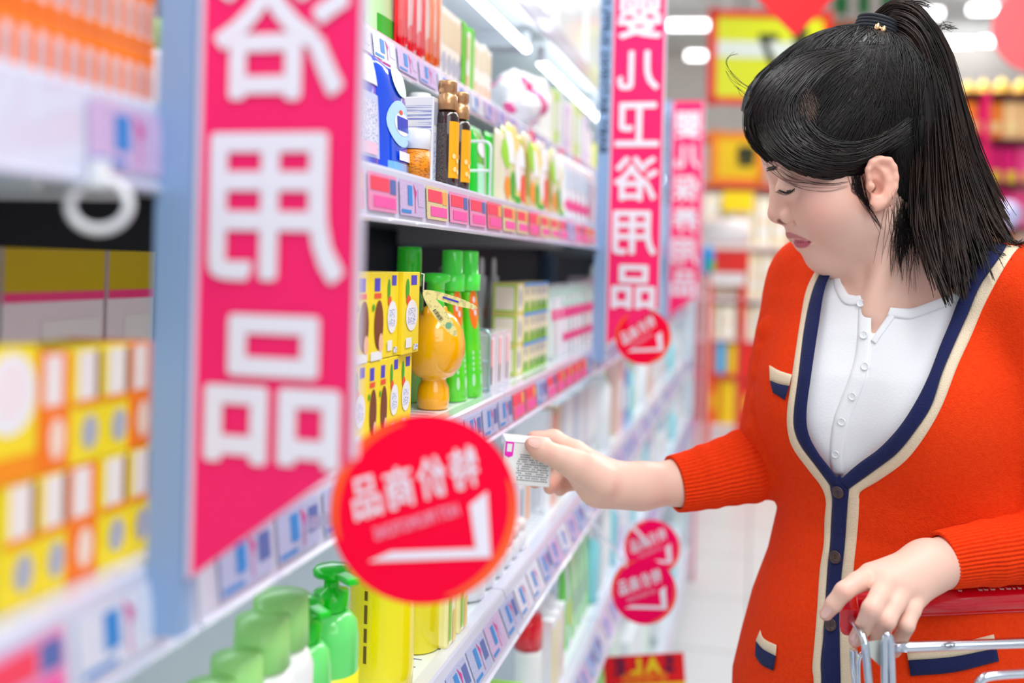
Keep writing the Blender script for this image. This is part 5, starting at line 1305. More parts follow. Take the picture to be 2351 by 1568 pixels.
def build_person():
    skin = mat('skin', (236, 196, 176), 0.45, sss=0.25, tint='tint', spec=0.4, bump=('noise', 900, 0.04))
    body_root = empty('person', 'person with a black ponytail in an orange cardigan holding a white box', 'person')
    # ---------------- body
    f = Field((-0.035, -0.60, 0.72), (0.62, 0.275, 1.145), 0.00155)
    torso(f, -0.012, 0.03, 1600)
    # head
    f.ell(C(1935, 272, HD), (.086, .076, .069), HR, 0.0)
    f.ell(C(1908, 440, HD), (.044, .080, .057), HR, 0.02)
    for s_ in (-1, 1):
        f.ball(C(1895, 478, HD + s_ * .033), .027, 0.022)
        f.cap(C(1896, 583, HD), C(2008, 515, HD + s_ * .044), .012, .014, 0.022)
    f.ball(C(1885, 583, HD), .0118, 0.014)
    f.ball(C(1852, 524, HD), .0195, 0.014)
    f.cap(C(1789, 402, HD), C(1787, 485, HD), .0085, .0088, 0.010)
    f.cap(C(1805, 420, HD), C(1803, 486, HD), .0090, .0105, 0.010)
    f.ball(C(1783, 491, HD), .0084, 0.004)
    for s_ in (-1, 1):
        f.ell(C(1811, 496, HD + s_ * .0122), (.0088, .0072, .0062), HR, 0.0028)
        f.ell(C(1795, 510, HD + s_ * .0065), (.0052, .0040, .0030), HR, 0.001, 'sub')
        f.cap(C(1832, 486, HD + s_ * .0165), C(1828, 512, HD + s_ * .0175), .0012, .0008, 0.005, 'sub')
        f.ball(C(1783, 424, HD + s_ * .033), .013, 0.012, 'sub')
        f.ball(C(1811, 434, HD + s_ * .0285), .0125, 0.004)
        f.cap(C(1773, 386, HD + s_ * .012), C(1800, 388, HD + s_ * .036), .006, .006, 0.01)
    for s_ in (-1, 1):
        f.cap(C(1823, 537, HD), C(1857, 552, HD + s_ * .021), .0064, .0028, 0.004)
        f.cap(C(1843, 561, HD), C(1858, 557, HD + s_ * .020), .0068, .0028, 0.003)
    for s_ in (-1, 1):
        f.cap(C(1818, 549, HD), C(1861, 555, HD + s_ * .0235), .0022, .0014, 0.0015, 'sub')
    # ears
    for s_ in (-1, 1):
        e = HD + s_ * .0695
        ER = np.stack([np.array([math.cos(.2), math.sin(.2), 0.15 * s_]), np.array([-math.sin(.2), math.cos(.2), 0]), np.array([0, 0, 1.0])], 1)
        f.ell(C(2024, 418, e), (.0135, .0245, .006), ER, 0.004)
        rim = [(1997, 410), (1994, 390), (2002, 373), (2021, 366), (2041, 368), (2052, 384), (2056, 408), (2053, 431), (2042, 450), (2028, 467), (2014, 474)]
        f.ell(C(2021, 405, e + s_ * .0075), (.0095, .0175, .0065), ER, 0.003, 'sub')
        for a, b in zip(rim[:-1], rim[1:]):
            f.cap(C(*a, e + s_ * .0035), C(*b, e + s_ * .0035), .0033, .0033, 0.002)
        for a, b in zip([(2012, 384), (2030, 398), (2038, 415), (2034, 436), (2020, 452)][:-1], [(2012, 384), (2030, 398), (2038, 415), (2034, 436), (2020, 452)][1:]):
            f.cap(C(*a, e + s_ * .003), C(*b, e + s_ * .003), .0026, .0026, 0.003)
        f.ell(C(2011, 430, e + s_ * .005), (.0066, .0085, .0090), ER, 0.002, 'sub')
        f.ell(C(2012, 399, e + s_ * .006), (.0055, .0055, .0050), ER, 0.002, 'sub')
        f.ball(C(1999, 428, e + s_ * .002), .0042, 0.003)
        f.ell(C(2013, 468, e + s_ * .002), (.0068, .0072, .0048), ER, 0.004)
    # neck
    f.cap(C(2036, 500, HD + .004), C(2080, 720, .99), .0465, .054, 0.03)
    f.cap(C(1975, 560, HD - .012), C(1985, 690, .945), .006, .007, 0.012)
    f.cap(C(2045, 520, HD - .040), C(2000, 720, .93), .008, .008, 0.014)
    # her right arm and hand
    f.chain([(1868, 640, 1.055, .036), (1795, 1045, 1.052, .028), (1700, 1074, 1.047, .026), (1570, 1106, 1.037, .0228), (1470, 1116, 1.025, .0225), (1420, 1115, 1.02, .0215)], 0.012)
    f.cap(C(1420, 1113, 1.02), C(1345, 1082, 1.022), .0205, .0205, 0.012)
    f.ell(C(1372, 1128, 1.012), (.019, .0165, .016), None, 0.012)
    f.chain([(1385, 1108, 1.004, .017), (1322, 1068, .998, .0150), (1290, 1052, .995, .0118), (1262, 1041, .992, .0100), (1240, 1031, .990, .0102), (1221, 1021, .9895, .0076)], 0.006)
    f.chain([(1400, 1095, 1.03, .017), (1320, 1040, 1.045, .0125), (1272, 1008, 1.052, .0092), (1226, 1006, 1.050, .0078)], 0.006)
    f.chain([(1395, 1105, 1.04, .016), (1328, 1065, 1.060, .0120), (1262, 1056, 1.070, .0090), (1236, 1088, 1.062, .0082), (1228, 1106, 1.048, .0072)], 0.005)
    f.chain([(1390, 1118, 1.04, .015), (1335, 1088, 1.055, .0112), (1286, 1090, 1.052, .0085), (1268, 1112, 1.036, .0076), (1262, 1120, 1.026, .0068)], 0.004)
    f.chain([(1385, 1128, 1.035, .013), (1338, 1106, 1.050, .0100), (1302, 1110, 1.050, .0074), (1285, 1126, 1.040, .0064)], 0.004)
    # her left arm and hand
    hs = .024
    f.chain([(2400, 690, .861 + hs, .038), (2500, 1235, .856 + hs, .034), (2340, 1259, .848 + hs, .0225), (2220, 1277, .837 + hs, .0188), (2170, 1289, .832 + hs, .0188)], 0.01)
    f.cap(C(2170, 1292, .832 + hs), C(2120, 1305, .818 + hs), .0192, .0175, 0.01)
    mcp = [(2002, 1322, .803 + hs, .0108), (2038, 1336, .795 + hs, .0112), (2071, 1351, .794 + hs, .0106), (2103, 1366, .799 + hs, .0098)]
    for (a, b, d, r) in mcp:
        f.cap(C(2130, 1300, .82 + hs), C(a, b, d), .0165, r, 0.012)
    fk = 0.0022
    f.chain([(2000, 1324, .803 + hs, .0105), (1968, 1337, .792 + hs, .0082), (1938, 1357, .786 + hs, .0076), (1914, 1387, .789 + hs, .0067), (1896, 1410, .793 + hs, .0056)], fk)
    f.chain([(2038, 1338, .795 + hs, .0108), (2020, 1368, .776 + hs, .0080), (2001, 1398, .768 + hs, .0076), (1980, 1443, .775 + hs, .0066), (1963, 1470, .786 + hs, .0058)], fk)
    f.chain([(2071, 1354, .794 + hs, .0102), (2054, 1388, .776 + hs, .0076), (2036, 1425, .767 + hs, .0072), (2017, 1466, .776 + hs, .0064), (2006, 1492, .790 + hs, .0056)], fk)
    f.chain([(2103, 1369, .799 + hs, .0094), (2094, 1400, .784 + hs, .0070), (2081, 1436, .776 + hs, .0065), (2064, 1474, .783 + hs, .0058), (2054, 1496, .793 + hs, .0052)], fk)
    f.chain([(2150, 1315, .835 + hs, .014), (2100, 1352, .868 + hs, .011), (2040, 1388, .874 + hs, .0095), (1998, 1404, .868 + hs, .008)], 0.008)
    V, Q = f.nets(); V = relax(V, Q, 3, 0.5)
    # skin colour: lips, cheeks, ear, finger tips; painted shade in nostrils, nose creases
    px = V[:, 0] * F / V[:, 2] + CX; py = -V[:, 1] * F / V[:, 2] + CY
    base = np.array(lin((236, 194, 176)))
    col = np.tile(base, (len(V), 1))
    def blend(w, rgb):
        nonlocal col
        w = np.clip(w, 0, 1)[:, None]; col = col * (1 - w) + np.array(lin(rgb)) * w
    def segd(a, b):
        a = np.asarray(a); b = np.asarray(b); v = b - a
        t = np.clip(((V - a) @ v) / (v @ v), 0, 1)
        return np.linalg.norm(V - a - t[:, None] * v, axis=1)
    head = (py < 640) & (px > 1740)
    for s_ in (-1, 1):
        d = np.linalg.norm(V - C(1880, 490, HD + s_ * .058), axis=1)
        blend(0.36 * (1 - d / .035), (240, 150, 140))
        d = np.linalg.norm(V - C(2024, 418, HD + s_ * .072), axis=1)
        blend(0.35 * np.clip((.036 - d) / .01, 0, 1), (240, 150, 120))
        d = np.linalg.norm(V - C(1795, 509, HD + s_ * .0065), axis=1); blend(.8 * np.clip((.0055 - d) / .002, 0, 1), (90, 40, 34))  # shade inside the nostril, painted into the tint
        d = segd(C(1832, 488, HD + s_ * .0165), C(1828, 512, HD + s_ * .0175)); blend(.10 * np.clip((.004 - d) / .003, 0, 1), (190, 110, 96))  # crease beside the nostril, faint shade painted in
    face_ = head & (py < 590) & (px < 1880) & (px > 1795) & (py > 520)
    for poly, rgb, a_ in (([(1803, 533), (1813, 533), (1830, 539), (1848, 547), (1863, 555.5), (1846, 551), (1830, 548), (1812, 548), (1803, 545)], (184, 98, 106), .8), ([(1824, 549), (1845, 551), (1863, 556), (1857, 564), (1848, 569), (1838, 570), (1829, 568), (1822, 560)], (190, 70, 102), .88)):
        w = np.zeros(len(V)); w[face_] = a_ * np.clip(.5 - polysd(px[face_], py[face_], poly) / 3, 0, 1); blend(w, rgb)
    blend(0.3 * (1 - np.linalg.norm(V - C(1783, 494, HD), axis=1) / .016), (235, 140, 130))
    for p in ((1222, 1021, .989), (1226, 1006, 1.05), (1262, 1120, 1.026), (1228, 1106, 1.048), (1897, 1409, .818), (1964, 1468, .809), (2004, 1490, .812), (2052, 1492, .816)):
        blend(0.45 * (1 - np.linalg.norm(V - C(*p), axis=1) / .018), (235, 130, 125))
    for p in ((1938, 1358, .803), (2000, 1398, .784), (2034, 1426, .784), (2038, 1338, .808), (2071, 1354, .807), (1262, 1041, .982)):
        blend(0.25 * (1 - np.linalg.norm(V - C(*p), axis=1) / .010), (225, 140, 125))
    body = npmesh('body', toworld(V), Q, skin, body_root)
    at = body.data.attributes.new('tint', 'FLOAT_COLOR', 'POINT')
    at.data.foreach_set('color', np.concatenate([col, np.ones((len(col), 1))], 1).astype(np.float32).ravel())
    bvb = BVHTree.FromPolygons(V.tolist(), Q.tolist())

    def rayd(bvh, px, py, default=None):
        d = Vector(C(px, py, 1.0)).normalized()
        hit = bvh.ray_cast(Vector((0, 0, 0)), d)
        return hit[0].z if hit[0] is not None else default

    # ---------------- nails, eye, brow
    nailm = mat('fingernail', (244, 196, 186), 0.18, coat=0.6)
    def nail(px, py, bvh, lx, ly, ang):
        d = rayd(bvh, px, py)
        if d is None: return
        u = np.array([math.cos(ang), math.sin(ang)]); v = np.array([-u[1], u[0]])
        vs = []; nn = 14
        rings = [0.0, .6, 1.0]
        pts = [(0, 0)] + [(r * math.cos(2 * math.pi * i / nn), r * math.sin(2 * math.pi * i / nn)) for r in rings[1:] for i in range(nn)]
        for a, b in pts:
            sq = (abs(a) ** 3 + abs(b) ** 3) ** (-1 / 3) * math.hypot(a, b) if (a or b) else 1
            q = u * a * lx * min(sq, 1.18) + v * b * ly * min(sq, 1.18)
            dd = rayd(bvh, px + q[0], py - q[1], d)
            if abs(dd - d) > .006: dd = d + .003
            vs.append(C(px + q[0], py - q[1], dd - .0006))
        fs = [(0, 1 + i, 1 + (i + 1) % nn) for i in range(nn)] + []
        mb = MB(); mb.add(toworld(np.array(vs)), fs + [(1 + i, 1 + nn + i, 1 + nn + (i + 1) % nn, 1 + (i + 1) % nn) for i in range(nn)], nailm, True)
        mb.build('fingernail', body)
    nail(1897, 1406, bvb, 14, 9, R(50))
    nail(1961, 1468, bvb, 13, 9, R(65))
    nail(1226, 1017, bvb, 14, 10, R(-30))

    lashm = mat('eyelash_black', (22, 16, 15), 0.5)
    mb = MB()
    def onskin(p, lift):
        d = rayd(bvb, p[0], p[1])
        return None if d is None else toworld(C(p[0], p[1], d - lift))
    lid = [p for p in crom([(1789, 436), (1796, 440), (1806, 443), (1816, 440), (1825, 433)], 26)]
    pts = [q for q in (onskin(p, .0006) for p in lid) if q is not None]
    mb.tube(pts, [0.0004 + 0.0005 * math.sin(math.pi * i / (len(pts) - 1)) for i in range(len(pts))], lashm, 6)
    for i in range(0, 26, 2):
        p = lid[i]; d = rayd(bvb, p[0], p[1], HD - .04)
        a = toworld(C(p[0], p[1], d - .0005)); b = toworld(C(p[0] - 6 + i * .25, p[1] + 5, d - .004)); c = toworld(C(p[0] - 11 + i * .4, p[1] + 5, d - .008))
        mb.tube([a, b, c], [.00035, .0003, .0001], lashm, 4)
    mb.build('eyelashes', body)
    mb = MB()
    pts = [onskin(p, .0003) for p in crom([(1806, 439.5), (1811, 440), (1816, 438)], 6)]
    pts = [p for p in pts if p is not None]
    mb.tube(pts, [.0012] * len(pts), mat('iris_brown', (40, 24, 18), 0.12, coat=1), 8)
    mb.build('eye', body)
    mb = MB()
    for i in range(40):
        t = random.random(); x = 1759 + t * 16 + random.uniform(-2, 2); y = 389 - 2 * t + random.uniform(-4, 4)
        q = [onskin((x + k * 5, y - k * 1.5), .0008) for k in (0, 1, 2)]
        if None not in [None if z is None else 1 for z in q]: mb.tube(q, [.0003, .0003, .0001], lashm, 4)
    mb.build('eyebrow', body)

    # ---------------- cardigan
    knit = mat('orange_knit', (244, 66, 14), 0.9, bump=('noise', 700, 0.5), spec=.2, vary=(260, 0.45, (224, 44, 6)))
    def card_field(off, h=0.003):
        g = Field((0.13, -0.56, 0.76), (0.68, 0.08, 1.19), h)
        torso(g, off, 0.03)
        return g
    def arms(g):
        g.cap(C(1868, 642, 1.055), C(1815, 850, 1.05), .046, .042, 0.010)
        g.cap(C(1815, 850, 1.05), C(1782, 1040, 1.05), .041, .041, 0.006)
        g.cap(C(1782, 1040, 1.05), C(1740, 1068, 1.05), .039, .036, 0.010)
        for (a, b) in (((1768, 760), (1850, 742)), ((1760, 812), (1850, 850)), ((1752, 858), (1840, 905)), ((1748, 925), (1830, 985)), ((1742, 985), (1810, 1060))):
            g.cap(C(*a, 1.028), C(*b, 1.006), .0135, .008, 0.007)
        g.cap(C(2400, 690, .885), C(2500, 1235, .87), .050, .042, 0.012)
        g.cap(C(2500, 1235, .87), C(2460, 1245, .865), .042, .038, 0.01)
    g0 = card_field(0.0); arms(g0)
    Vu, Qu = g0.nets(); bvc = BVHTree.FromPolygons(Vu.tolist(), Qu.tolist())
    vpoly = [(1925, 470), (1912, 560), (1908, 611)] + [(x - 7, y) for x, y in VIN_L[1:-1]] + [(1927, 1114)] + [(x + 7, y + 2) for x, y in VIN_R[1:]] + [(2300, 470)]
    prism(g0, vpoly, g0.lo, g0.lo + g0.h * (g0.n - 1), 0.5, 0.985, 'sub')
    Vc, Qc = g0.nets(); Vc = relax(Vc, Qc, 1, 0.3)
    cardigan = npmesh('cardigan', toworld(Vc), Qc, knit, body_root)
    # shirt
    g1 = card_field(-0.006); 
    prism(g1, NECKHOLE, g1.lo, g1.lo + g1.h * (g1.n - 1), 0.5, 0.99, 'sub')
    Vs, Qs = g1.nets(); Vs = relax(Vs, Qs, 1, 0.3)
    white = mat('white_cotton', (244, 247, 250), 0.8, bump=('noise', 500, 0.12))
    shirt = npmesh('shirt', toworld(Vs), Qs, white, body_root)
    g2 = card_field(-0.006); Vf, Qf = g2.nets(); bvs = BVHTree.FromPolygons(Vf.tolist(), Qf.tolist())

    def resample(pts, n):
        P = crom(pts, 12 * len(pts)); s_ = np.r_[0, np.cumsum(np.linalg.norm(np.diff(P, axis=0), axis=1))]
        t = np.linspace(0, s_[-1], n)
        return np.stack([np.interp(t, s_, P[:, i]) for i in (0, 1)], 1)
    def strip(name, L, Rr, m, parent, bvh, lift, thick, n=70, k=5, smooth=True):
        L = resample(L, n); Rr = resample(Rr, n)
        top = []; last = 0.95
        for i in range(n):
            for j in range(k):
                p = L[i] + (Rr[i] - L[i]) * j / (k - 1)
                d = rayd(bvh, p[0], p[1], last); last = d
                e = lift if 0 < j < k - 1 else lift * .55
                top.append(C(p[0], p[1], d - e))
        top = np.array(top); bot = top.copy(); bot[:, :2] *= ((bot[:, 2:3] + thick) / bot[:, 2:3]); bot[:, 2] += thick
        V = toworld(np.vstack([top, bot])); N = n * k; fs = []
        for i in range(n - 1):
            for j in range(k - 1):
                a = i * k + j; fs.append((a, a + 1, a + k + 1, a + k)); fs.append((N + a, N + a + k, N + a + k + 1, N + a + 1))
        for i in range(n - 1):
            a = i * k; fs.append((a, a + k, N + a + k, N + a)); a = i * k + k - 1; fs.append((a, N + a, N + a + k, a + k))
        for j in range(k - 1):
            fs.append((j, N + j, N + j + 1, j + 1)); a = (n - 1) * k + j; fs.append((a, a + 1, N + a + 1, N + a))
        o = npmesh(name, V, fs, m, parent, smooth)
        bm = bmesh.new(); bm.from_mesh(o.data); bmesh.ops.recalc_face_normals(bm, faces=bm.faces); bm.to_mesh(o.data); bm.free()
        return o
    navy = mat('navy_knit', (12, 26, 84), 0.85, bump=('noise', 900, 0.5), sheen=0.1, vary=(500, 0.4, (6, 16, 60)))
    cream = mat('cream_knit', (236, 216, 186), 0.85, bump=('noise', 900, 0.5))
    c_out = [(1881, 605), (1851, 666), (1835, 750), (1818, 864), (1807, 944), (1809, 994), (1822, 1032), (1856, 1079), (1885, 1117)]
    c_in = [(1892, 609), (1866, 666), (1847, 750), (1833, 864), (1823, 944), (1824, 986), (1839, 1024), (1873, 1070), (1906, 1115)]
    r_in = [(1948, 1123), (2003, 1083), (2058, 1041), (2100, 990), (2138, 931), (2163, 856), (2192, 788), (2222, 721), (2251, 654), (2298, 586), (2312, 562)]
    r_out = [(1976, 1129), (2020, 1102), (2079, 1058), (2125, 999), (2163, 931), (2197, 843), (2230, 771), (2260, 700), (2298, 628), (2327, 582), (2342, 566)]
    lp_o = [(1885, 1117), (1896, 1150), (1893, 1190), (1891, 1249), (1882, 1309), (1876, 1398), (1870, 1473), (1865, 1533), (1868, 1568), (1866, 1700)]
    lp_i = [(1906, 1115), (1911, 1146), (1909, 1190), (1906, 1249), (1900, 1309), (1895, 1384), (1891, 1458), (1885, 1518), (1886, 1568), (1884, 1700)]
    rp_i = [(1948, 1123), (1946, 1150), (1943, 1190), (1939, 1249), (1931, 1324), (1927, 1398), (1927, 1458), (1928, 1518), (1929, 1568), (1928, 1700)]
    rp_o = [(1976, 1129), (1973, 1150), (1971, 1190), (1966, 1249), (1960, 1309), (1958, 1398), (1958, 1458), (1958, 1518), (1958, 1568), (1957, 1700)]
    strip('cream_trim', c_out + lp_o[1:], c_in + lp_i[1:], cream, cardigan, bvc, .0022, .004, 130)
    strip('cream_trim', list(reversed(r_out)) + rp_o[1:], list(reversed(r_in)) + rp_i[1:], cream, cardigan, bvc, .0022, .004, 140)
    strip('navy_trim', c_in, VIN_L, navy, cardigan, bvc, .0034, .006, 80)
    strip('navy_trim', VIN_R, r_in, navy, cardigan, bvc, .0040, .006, 90)
    strip('navy_placket', [(1925, 1090)] + lp_i, [(1929, 1090)] + rp_i, navy, cardigan, bvc, .0036, .005, 60)
    # pockets
    for nm, T, B, m, lf in (('pocket_cream_band', [(1766, 838), (1790, 851), (1818, 860)], [(1767, 873), (1788, 881), (1812, 886)], cream, .0035), ('pocket_navy_band', [(1767, 873), (1788, 881), (1812, 886)], [(1774, 902), (1788, 910), (1801, 919)], navy, .003),
                        ('pocket_cream_band', [(1745, 1446), (1754, 1466), (1783, 1481)], [(1735, 1471), (1752, 1490), (1781, 1506)], cream, .0035), ('pocket_navy_band', [(1735, 1471), (1752, 1490), (1781, 1506)], [(1733, 1506), (1748, 1526), (1775, 1540)], navy, .003),
                        ('pocket_cream_band', [(2082, 1497), (2180, 1481), (2282, 1456)], [(2085, 1516), (2186, 1508), (2288, 1488)], cream, .0035), ('pocket_navy_band', [(2085, 1516), (2186, 1508), (2288, 1488)], [(2091, 1552), (2192, 1543), (2294, 1518)], navy, .003)):
        strip(nm, T, B, m, cardigan, bvc, lf, .003, 16, 5)
    # buttons
    def button(px, py, rpx, m, parent, bvh, lift, name='button'):
        d = rayd(bvh, px, py, .9) - lift
        d2 = rayd(bvh, px + 12, py, d); d3 = rayd(bvh, px, py + 12, d)
        c = C(px, py, d); a = C(px + 12, py, d2 - lift) - c; b = C(px, py + 12, d3 - lift) - c
        nrm = np.cross(a, b); nrm /= np.linalg.norm(nrm)
        if nrm[2] > 0: nrm = -nrm
        cw = Vector(toworld(c)); nw = (Vector(toworld(c + nrm)) - cw).normalized()
        r = rpx * d / F
        u = nw.orthogonal().normalized(); v = nw.cross(u)
        mb = MB(); prof = [(1.0, 0), (1.02, .10), (.97, .2), (.88, .24), (.78, .20), (.70, .14), (0.3, .13), (0.05, .13)]
        n = 24; vs = []; fs = []
        for q, z in prof:
            for i in range(n):
                t = 2 * math.pi * i / n; vs.append(cw + (u * math.cos(t) + v * math.sin(t)) * q * r + nw * z * r)
        for j in range(len(prof) - 1):
            for i in range(n): fs.append((j * n + i, j * n + (i + 1) % n, (j + 1) * n + (i + 1) % n, (j + 1) * n + i))
        mb.add(vs, fs, m, True)
        hm = mat('button_hole', (20, 10, 12), 0.6) if parent is cardigan else mat('button_thread', (225, 230, 235), 0.6)
        upw = Vector(toworld(c + np.array([0, 1, 0]))) - cw; upw = (upw - nw * upw.dot(nw)).normalized()
        for s_ in (-1, 1):
            mb.disc(cw + upw * s_ * r * .2 + nw * r * .14, u, v, r * .1, r * .1, hm, 10)
        mb.build(name, parent)
    bm_ = mat('brown_button', (62, 36, 42), 0.3, coat=0.5)
    for px_, py_ in ((1924, 1130), (1918, 1279), (1907, 1434)): button(px_, py_, 15, bm_, cardigan, bvc, .0042)
    pearl = mat('pearl_button', (238, 242, 246), 0.25, coat=0.5)
    # shirt placket, collar edge, buttons
    strip('shirt_placket', [(1972, 690), (1966, 800), (1948, 870), (1915, 960), (1905, 1040), (1910, 1090)], [(2000, 690), (1999, 790), (1988, 870), (1955, 960), (1938, 1040), (1936, 1090)], white, shirt, bvs, .0012, .002, 60)
    strip('shirt_collar', [(1925, 611), (1929, 641), (1948, 677), (1982, 677)], [(1913, 615), (1915, 655), (1938, 697), (1986, 701)], white, shirt, bvs, .0014, .003, 40)
    strip('shirt_collar', [(2044, 706), (2070, 708), (2096, 708), (2163, 683), (2205, 666)], [(2036, 726), (2070, 731), (2096, 731), (2163, 708), (2205, 692)], white, shirt, bvs, .0014, .003, 40)
    strip('shirt_collar', [(1999, 782), (2037, 726), (2047, 708)], [(2010, 790), (2050, 735), (2062, 716)], white, shirt, bvs, .0012, .003, 20)
    for px_, py_ in ((1976, 696), (1983, 769), (1986, 841), (1957, 910), (1932, 968), (1918, 1043)): button(px_, py_, 9.5, pearl, shirt, bvs, .0018)
    # ribbed lower sleeves
    def sleeve(path, name, ribs=46, amp=.0010):
        P = crom([C(*p[:3]) for p in path], 60); rr = np.interp(np.linspace(0, len(path) - 1, 60), range(len(path)), [p[3] for p in path])
        n = ribs * 6; vs = []; up = None
        wob = rng.normal(0, 1, 8)
        def ring(c, t, r, a_):
            nonlocal up
            t = t / np.linalg.norm(t)
            if up is None: up = np.cross(t, np.array([0, 0, 1.0]))
            up = up - t * (up @ t); up /= np.linalg.norm(up); w = np.cross(t, up)
            th = np.linspace(0, 2 * math.pi, n, endpoint=False)
            q = r + a_ * (np.abs(np.cos(th * ribs / 2)) ** .8 * 2 - 1)
            return c[None] + (np.cos(th) * q)[:, None] * up[None] + (np.sin(th) * q)[:, None] * w[None]
        R_ = []
        for i in range(60):
            t = P[min(i + 1, 59)] - P[max(i - 1, 0)]
            x = i / 59
            bulge = .0010 * math.sin(x * 23 + wob[0]) * x + .0012 * math.sin(x * 41 + wob[1]) * x
            R_.append(ring(P[i], t, rr[i] + bulge, amp))
        t0 = P[1] - P[0]
        inner = [ring(P[0] + t0 * s_, t0, rr[0] - .0025, .0004) for s_ in (.1, 1.5, 4)]
        rings = list(reversed(inner)) + R_
        V = np.concatenate(rings); m_ = len(rings); fs = []
        i = np.arange(n)
        fs = np.concatenate([np.stack([j * n + i, j * n + (i + 1) % n, (j + 1) * n + (i + 1) % n, (j + 1) * n + i], 1) for j in range(m_ - 1)])
        o = npmesh(name, toworld(V), fs, knit, cardigan)
        bm = bmesh.new(); bm.from_mesh(o.data); bmesh.ops.recalc_face_normals(bm, faces=bm.faces); bm.to_mesh(o.data); bm.free()
    sleeve([(1547, 1111, 1.035, .0285), (1590, 1103, 1.04, .0305), (1640, 1090, 1.043, .0330), (1700, 1074, 1.047, .0368), (1760, 1056, 1.05, .0385), (1800, 1040, 1.055, .037)], 'ribbed_sleeve')
    sleeve([(2164, 1286, .856, .0236), (2210, 1278, .859, .0250), (2280, 1268, .863, .0272), (2351, 1258, .866, .0290), (2430, 1250, .868, .033), (2490, 1240, .87, .036)], 'ribbed_sleeve')

    # ---------------- trousers and shoes (below the frame)
    den = mat('dark_trousers', (32, 36, 58), 0.8)
    g3 = Field((0.12, -1.33, 0.78), (0.60, -0.46, 1.2), 0.008)
    fl = -EYE
    for s_ in (-1, 1):
        hp = torso_pt(s_ * .075, 0, 1800); kn = hp + np.array([0.0, -.36, 0]) + Tn * .02; an = np.array([kn[0] - .01, fl + .09, kn[2] + .02])
        g3.cap(hp, kn, .085, .062, .02); g3.cap(kn, an, .062, .045, .02)
    g3.ell(torso_pt(0, 0, 1800), (.15, .10, .105), None, 0.03)
    V3, Q3 = g3.nets(); npmesh('trousers', toworld(V3), Q3, den, body_root)
    for s_ in (-1, 1):
        hp = torso_pt(s_ * .075, 0, 1800); kn = hp + np.array([0.0, -.36, 0]) + Tn * .02
        a = np.array([kn[0] - .01, fl + .045, kn[2] + .02])
        g4 = Field(a - .2, a + .2, 0.008)
        g4.cap(a, a + Tn * .13 + np.array([0, -.005, 0]), .040, .034, .02); g4.cap(a, a + np.array([0, .05, 0]), .04, .045, .02)
        B = g4.block(a - .2, a + .2); sl, X, Y, Z = B
        V4, Q4 = g4.nets(); Wd = toworld(V4); Wd[:, 2] = np.maximum(Wd[:, 2], 0.002)
        npmesh('shoe', Wd, Q4, mat('black_shoe', (25, 25, 28), 0.4), body_root)

    # ---------------- hair
    hairm = mat('black_hair', (17, 14, 15), 0.40, spec=0.4, vary=(60, 0.6, (36, 24, 20)))
    gh = Field((0.20, 0.0, 0.86), (0.47, 0.28, 1.08), 0.0019)
    gh.ell(C(1938, 268, HD), (.096, .0845, .077), HR, 0.0)
    gh.ell(C(1803, 285, HD), (.0350, .050, .052), HR, 0.02)
    gh.ell(C(1880, 335, HD - .046), (.060, .032, .030), HR, 0.02)
    gh.ell(C(1880, 335, HD + .046), (.060, .032, .030), HR, 0.02)
    gh.cap(C(2040, 300, HD), C(2072, 520, .985), .064, .050, 0.02)
    gh.cap(C(2000, 165, HD), C(2006, 112, HD - .004), .022, .014, 0.015)
    hpoly = [(1500, -200), (2500, -200), (2500, 640), (2150, 640), (2112, 600), (2094, 556), (2075, 515), (2062, 480), (2060, 440), (2062, 405), (2054, 374), (2026, 358), (1999, 366), (1986, 392), (1981, 416), (1967, 424), (1950, 417), (1915, 412), (1870, 408), (1825, 396), (1785, 372), (1760, 347), (1742, 318), (1730, 288), (1716, 262), (1690, 250), (1500, 250)]
    prism(gh, hpoly, gh.lo, gh.lo + gh.h * (gh.n - 1), 0, 2, 'and')
    Vh, Qh = gh.nets(); Vh = relax(Vh, Qh, 2, 0.4)
    hair = npmesh('hair', toworld(Vh), Qh, hairm, body_root)
    bvh_ = BVHTree.FromPolygons(Vh.tolist(), Qh.tolist())
    S = []                                   # strands: (points in the camera frame, radii)
    def lay(curve, n, lift, r, jitter=3.0):
        P = crom(curve, n); out = []
        ph = random.uniform(0, 6.28)
        last = None
        for i, p in enumerate(P):
            d = rayd(bvh_, p[0], p[1])
            if d is None or d > HD + .02:
                d = last if last is not None else HD - .02
            last = d
            out.append(C(p[0], p[1], d - lift * (0.6 + 0.4 * math.sin(ph + i * .5))))
        S.append((np.array(out), r))
    tie = np.array([2006.0, 108.0])
    # bangs: swept from the crown over the brow and back over the ear
    outer = np.array([(1930, 112), (1830, 132), (1755, 200), (1718, 275), (1742, 335), (1800, 385), (1880, 411), (1960, 410), (2020, 372), (2085, 330)], float)
    inner = np.array([(1975, 120), (1925, 150), (1880, 190), (1852, 235), (1862, 285), (1900, 318), (1950, 330), (2000, 322), (2050, 300), (2090, 270)], float)
    for i in range(560):
        t = random.random() ** 0.8
        c = outer * (1 - t) + inner * t
        c = c + rng.normal(0, 3.0, 2)[None] + rng.normal(0, 2.2, c.shape)
        if 0.72 < t < .93 and random.random() < .55: continue
        lay(c, 26, random.uniform(.0006, .0024), random.uniform(.00035, .0007))
    edge_ = np.array([(1830, 132), (1765, 175), (1722, 232), (1711, 280), (1724, 325), (1758, 360), (1800, 388)], float)
    for i in range(120):
        c = edge_ + rng.normal(0, 2.5, 2)[None] + rng.normal(0, 1.5, edge_.shape) + np.array([random.uniform(0, 14), random.uniform(-2, 4)])
        lay(c, 20, random.uniform(.0006, .0020), random.uniform(.0003, .0006))
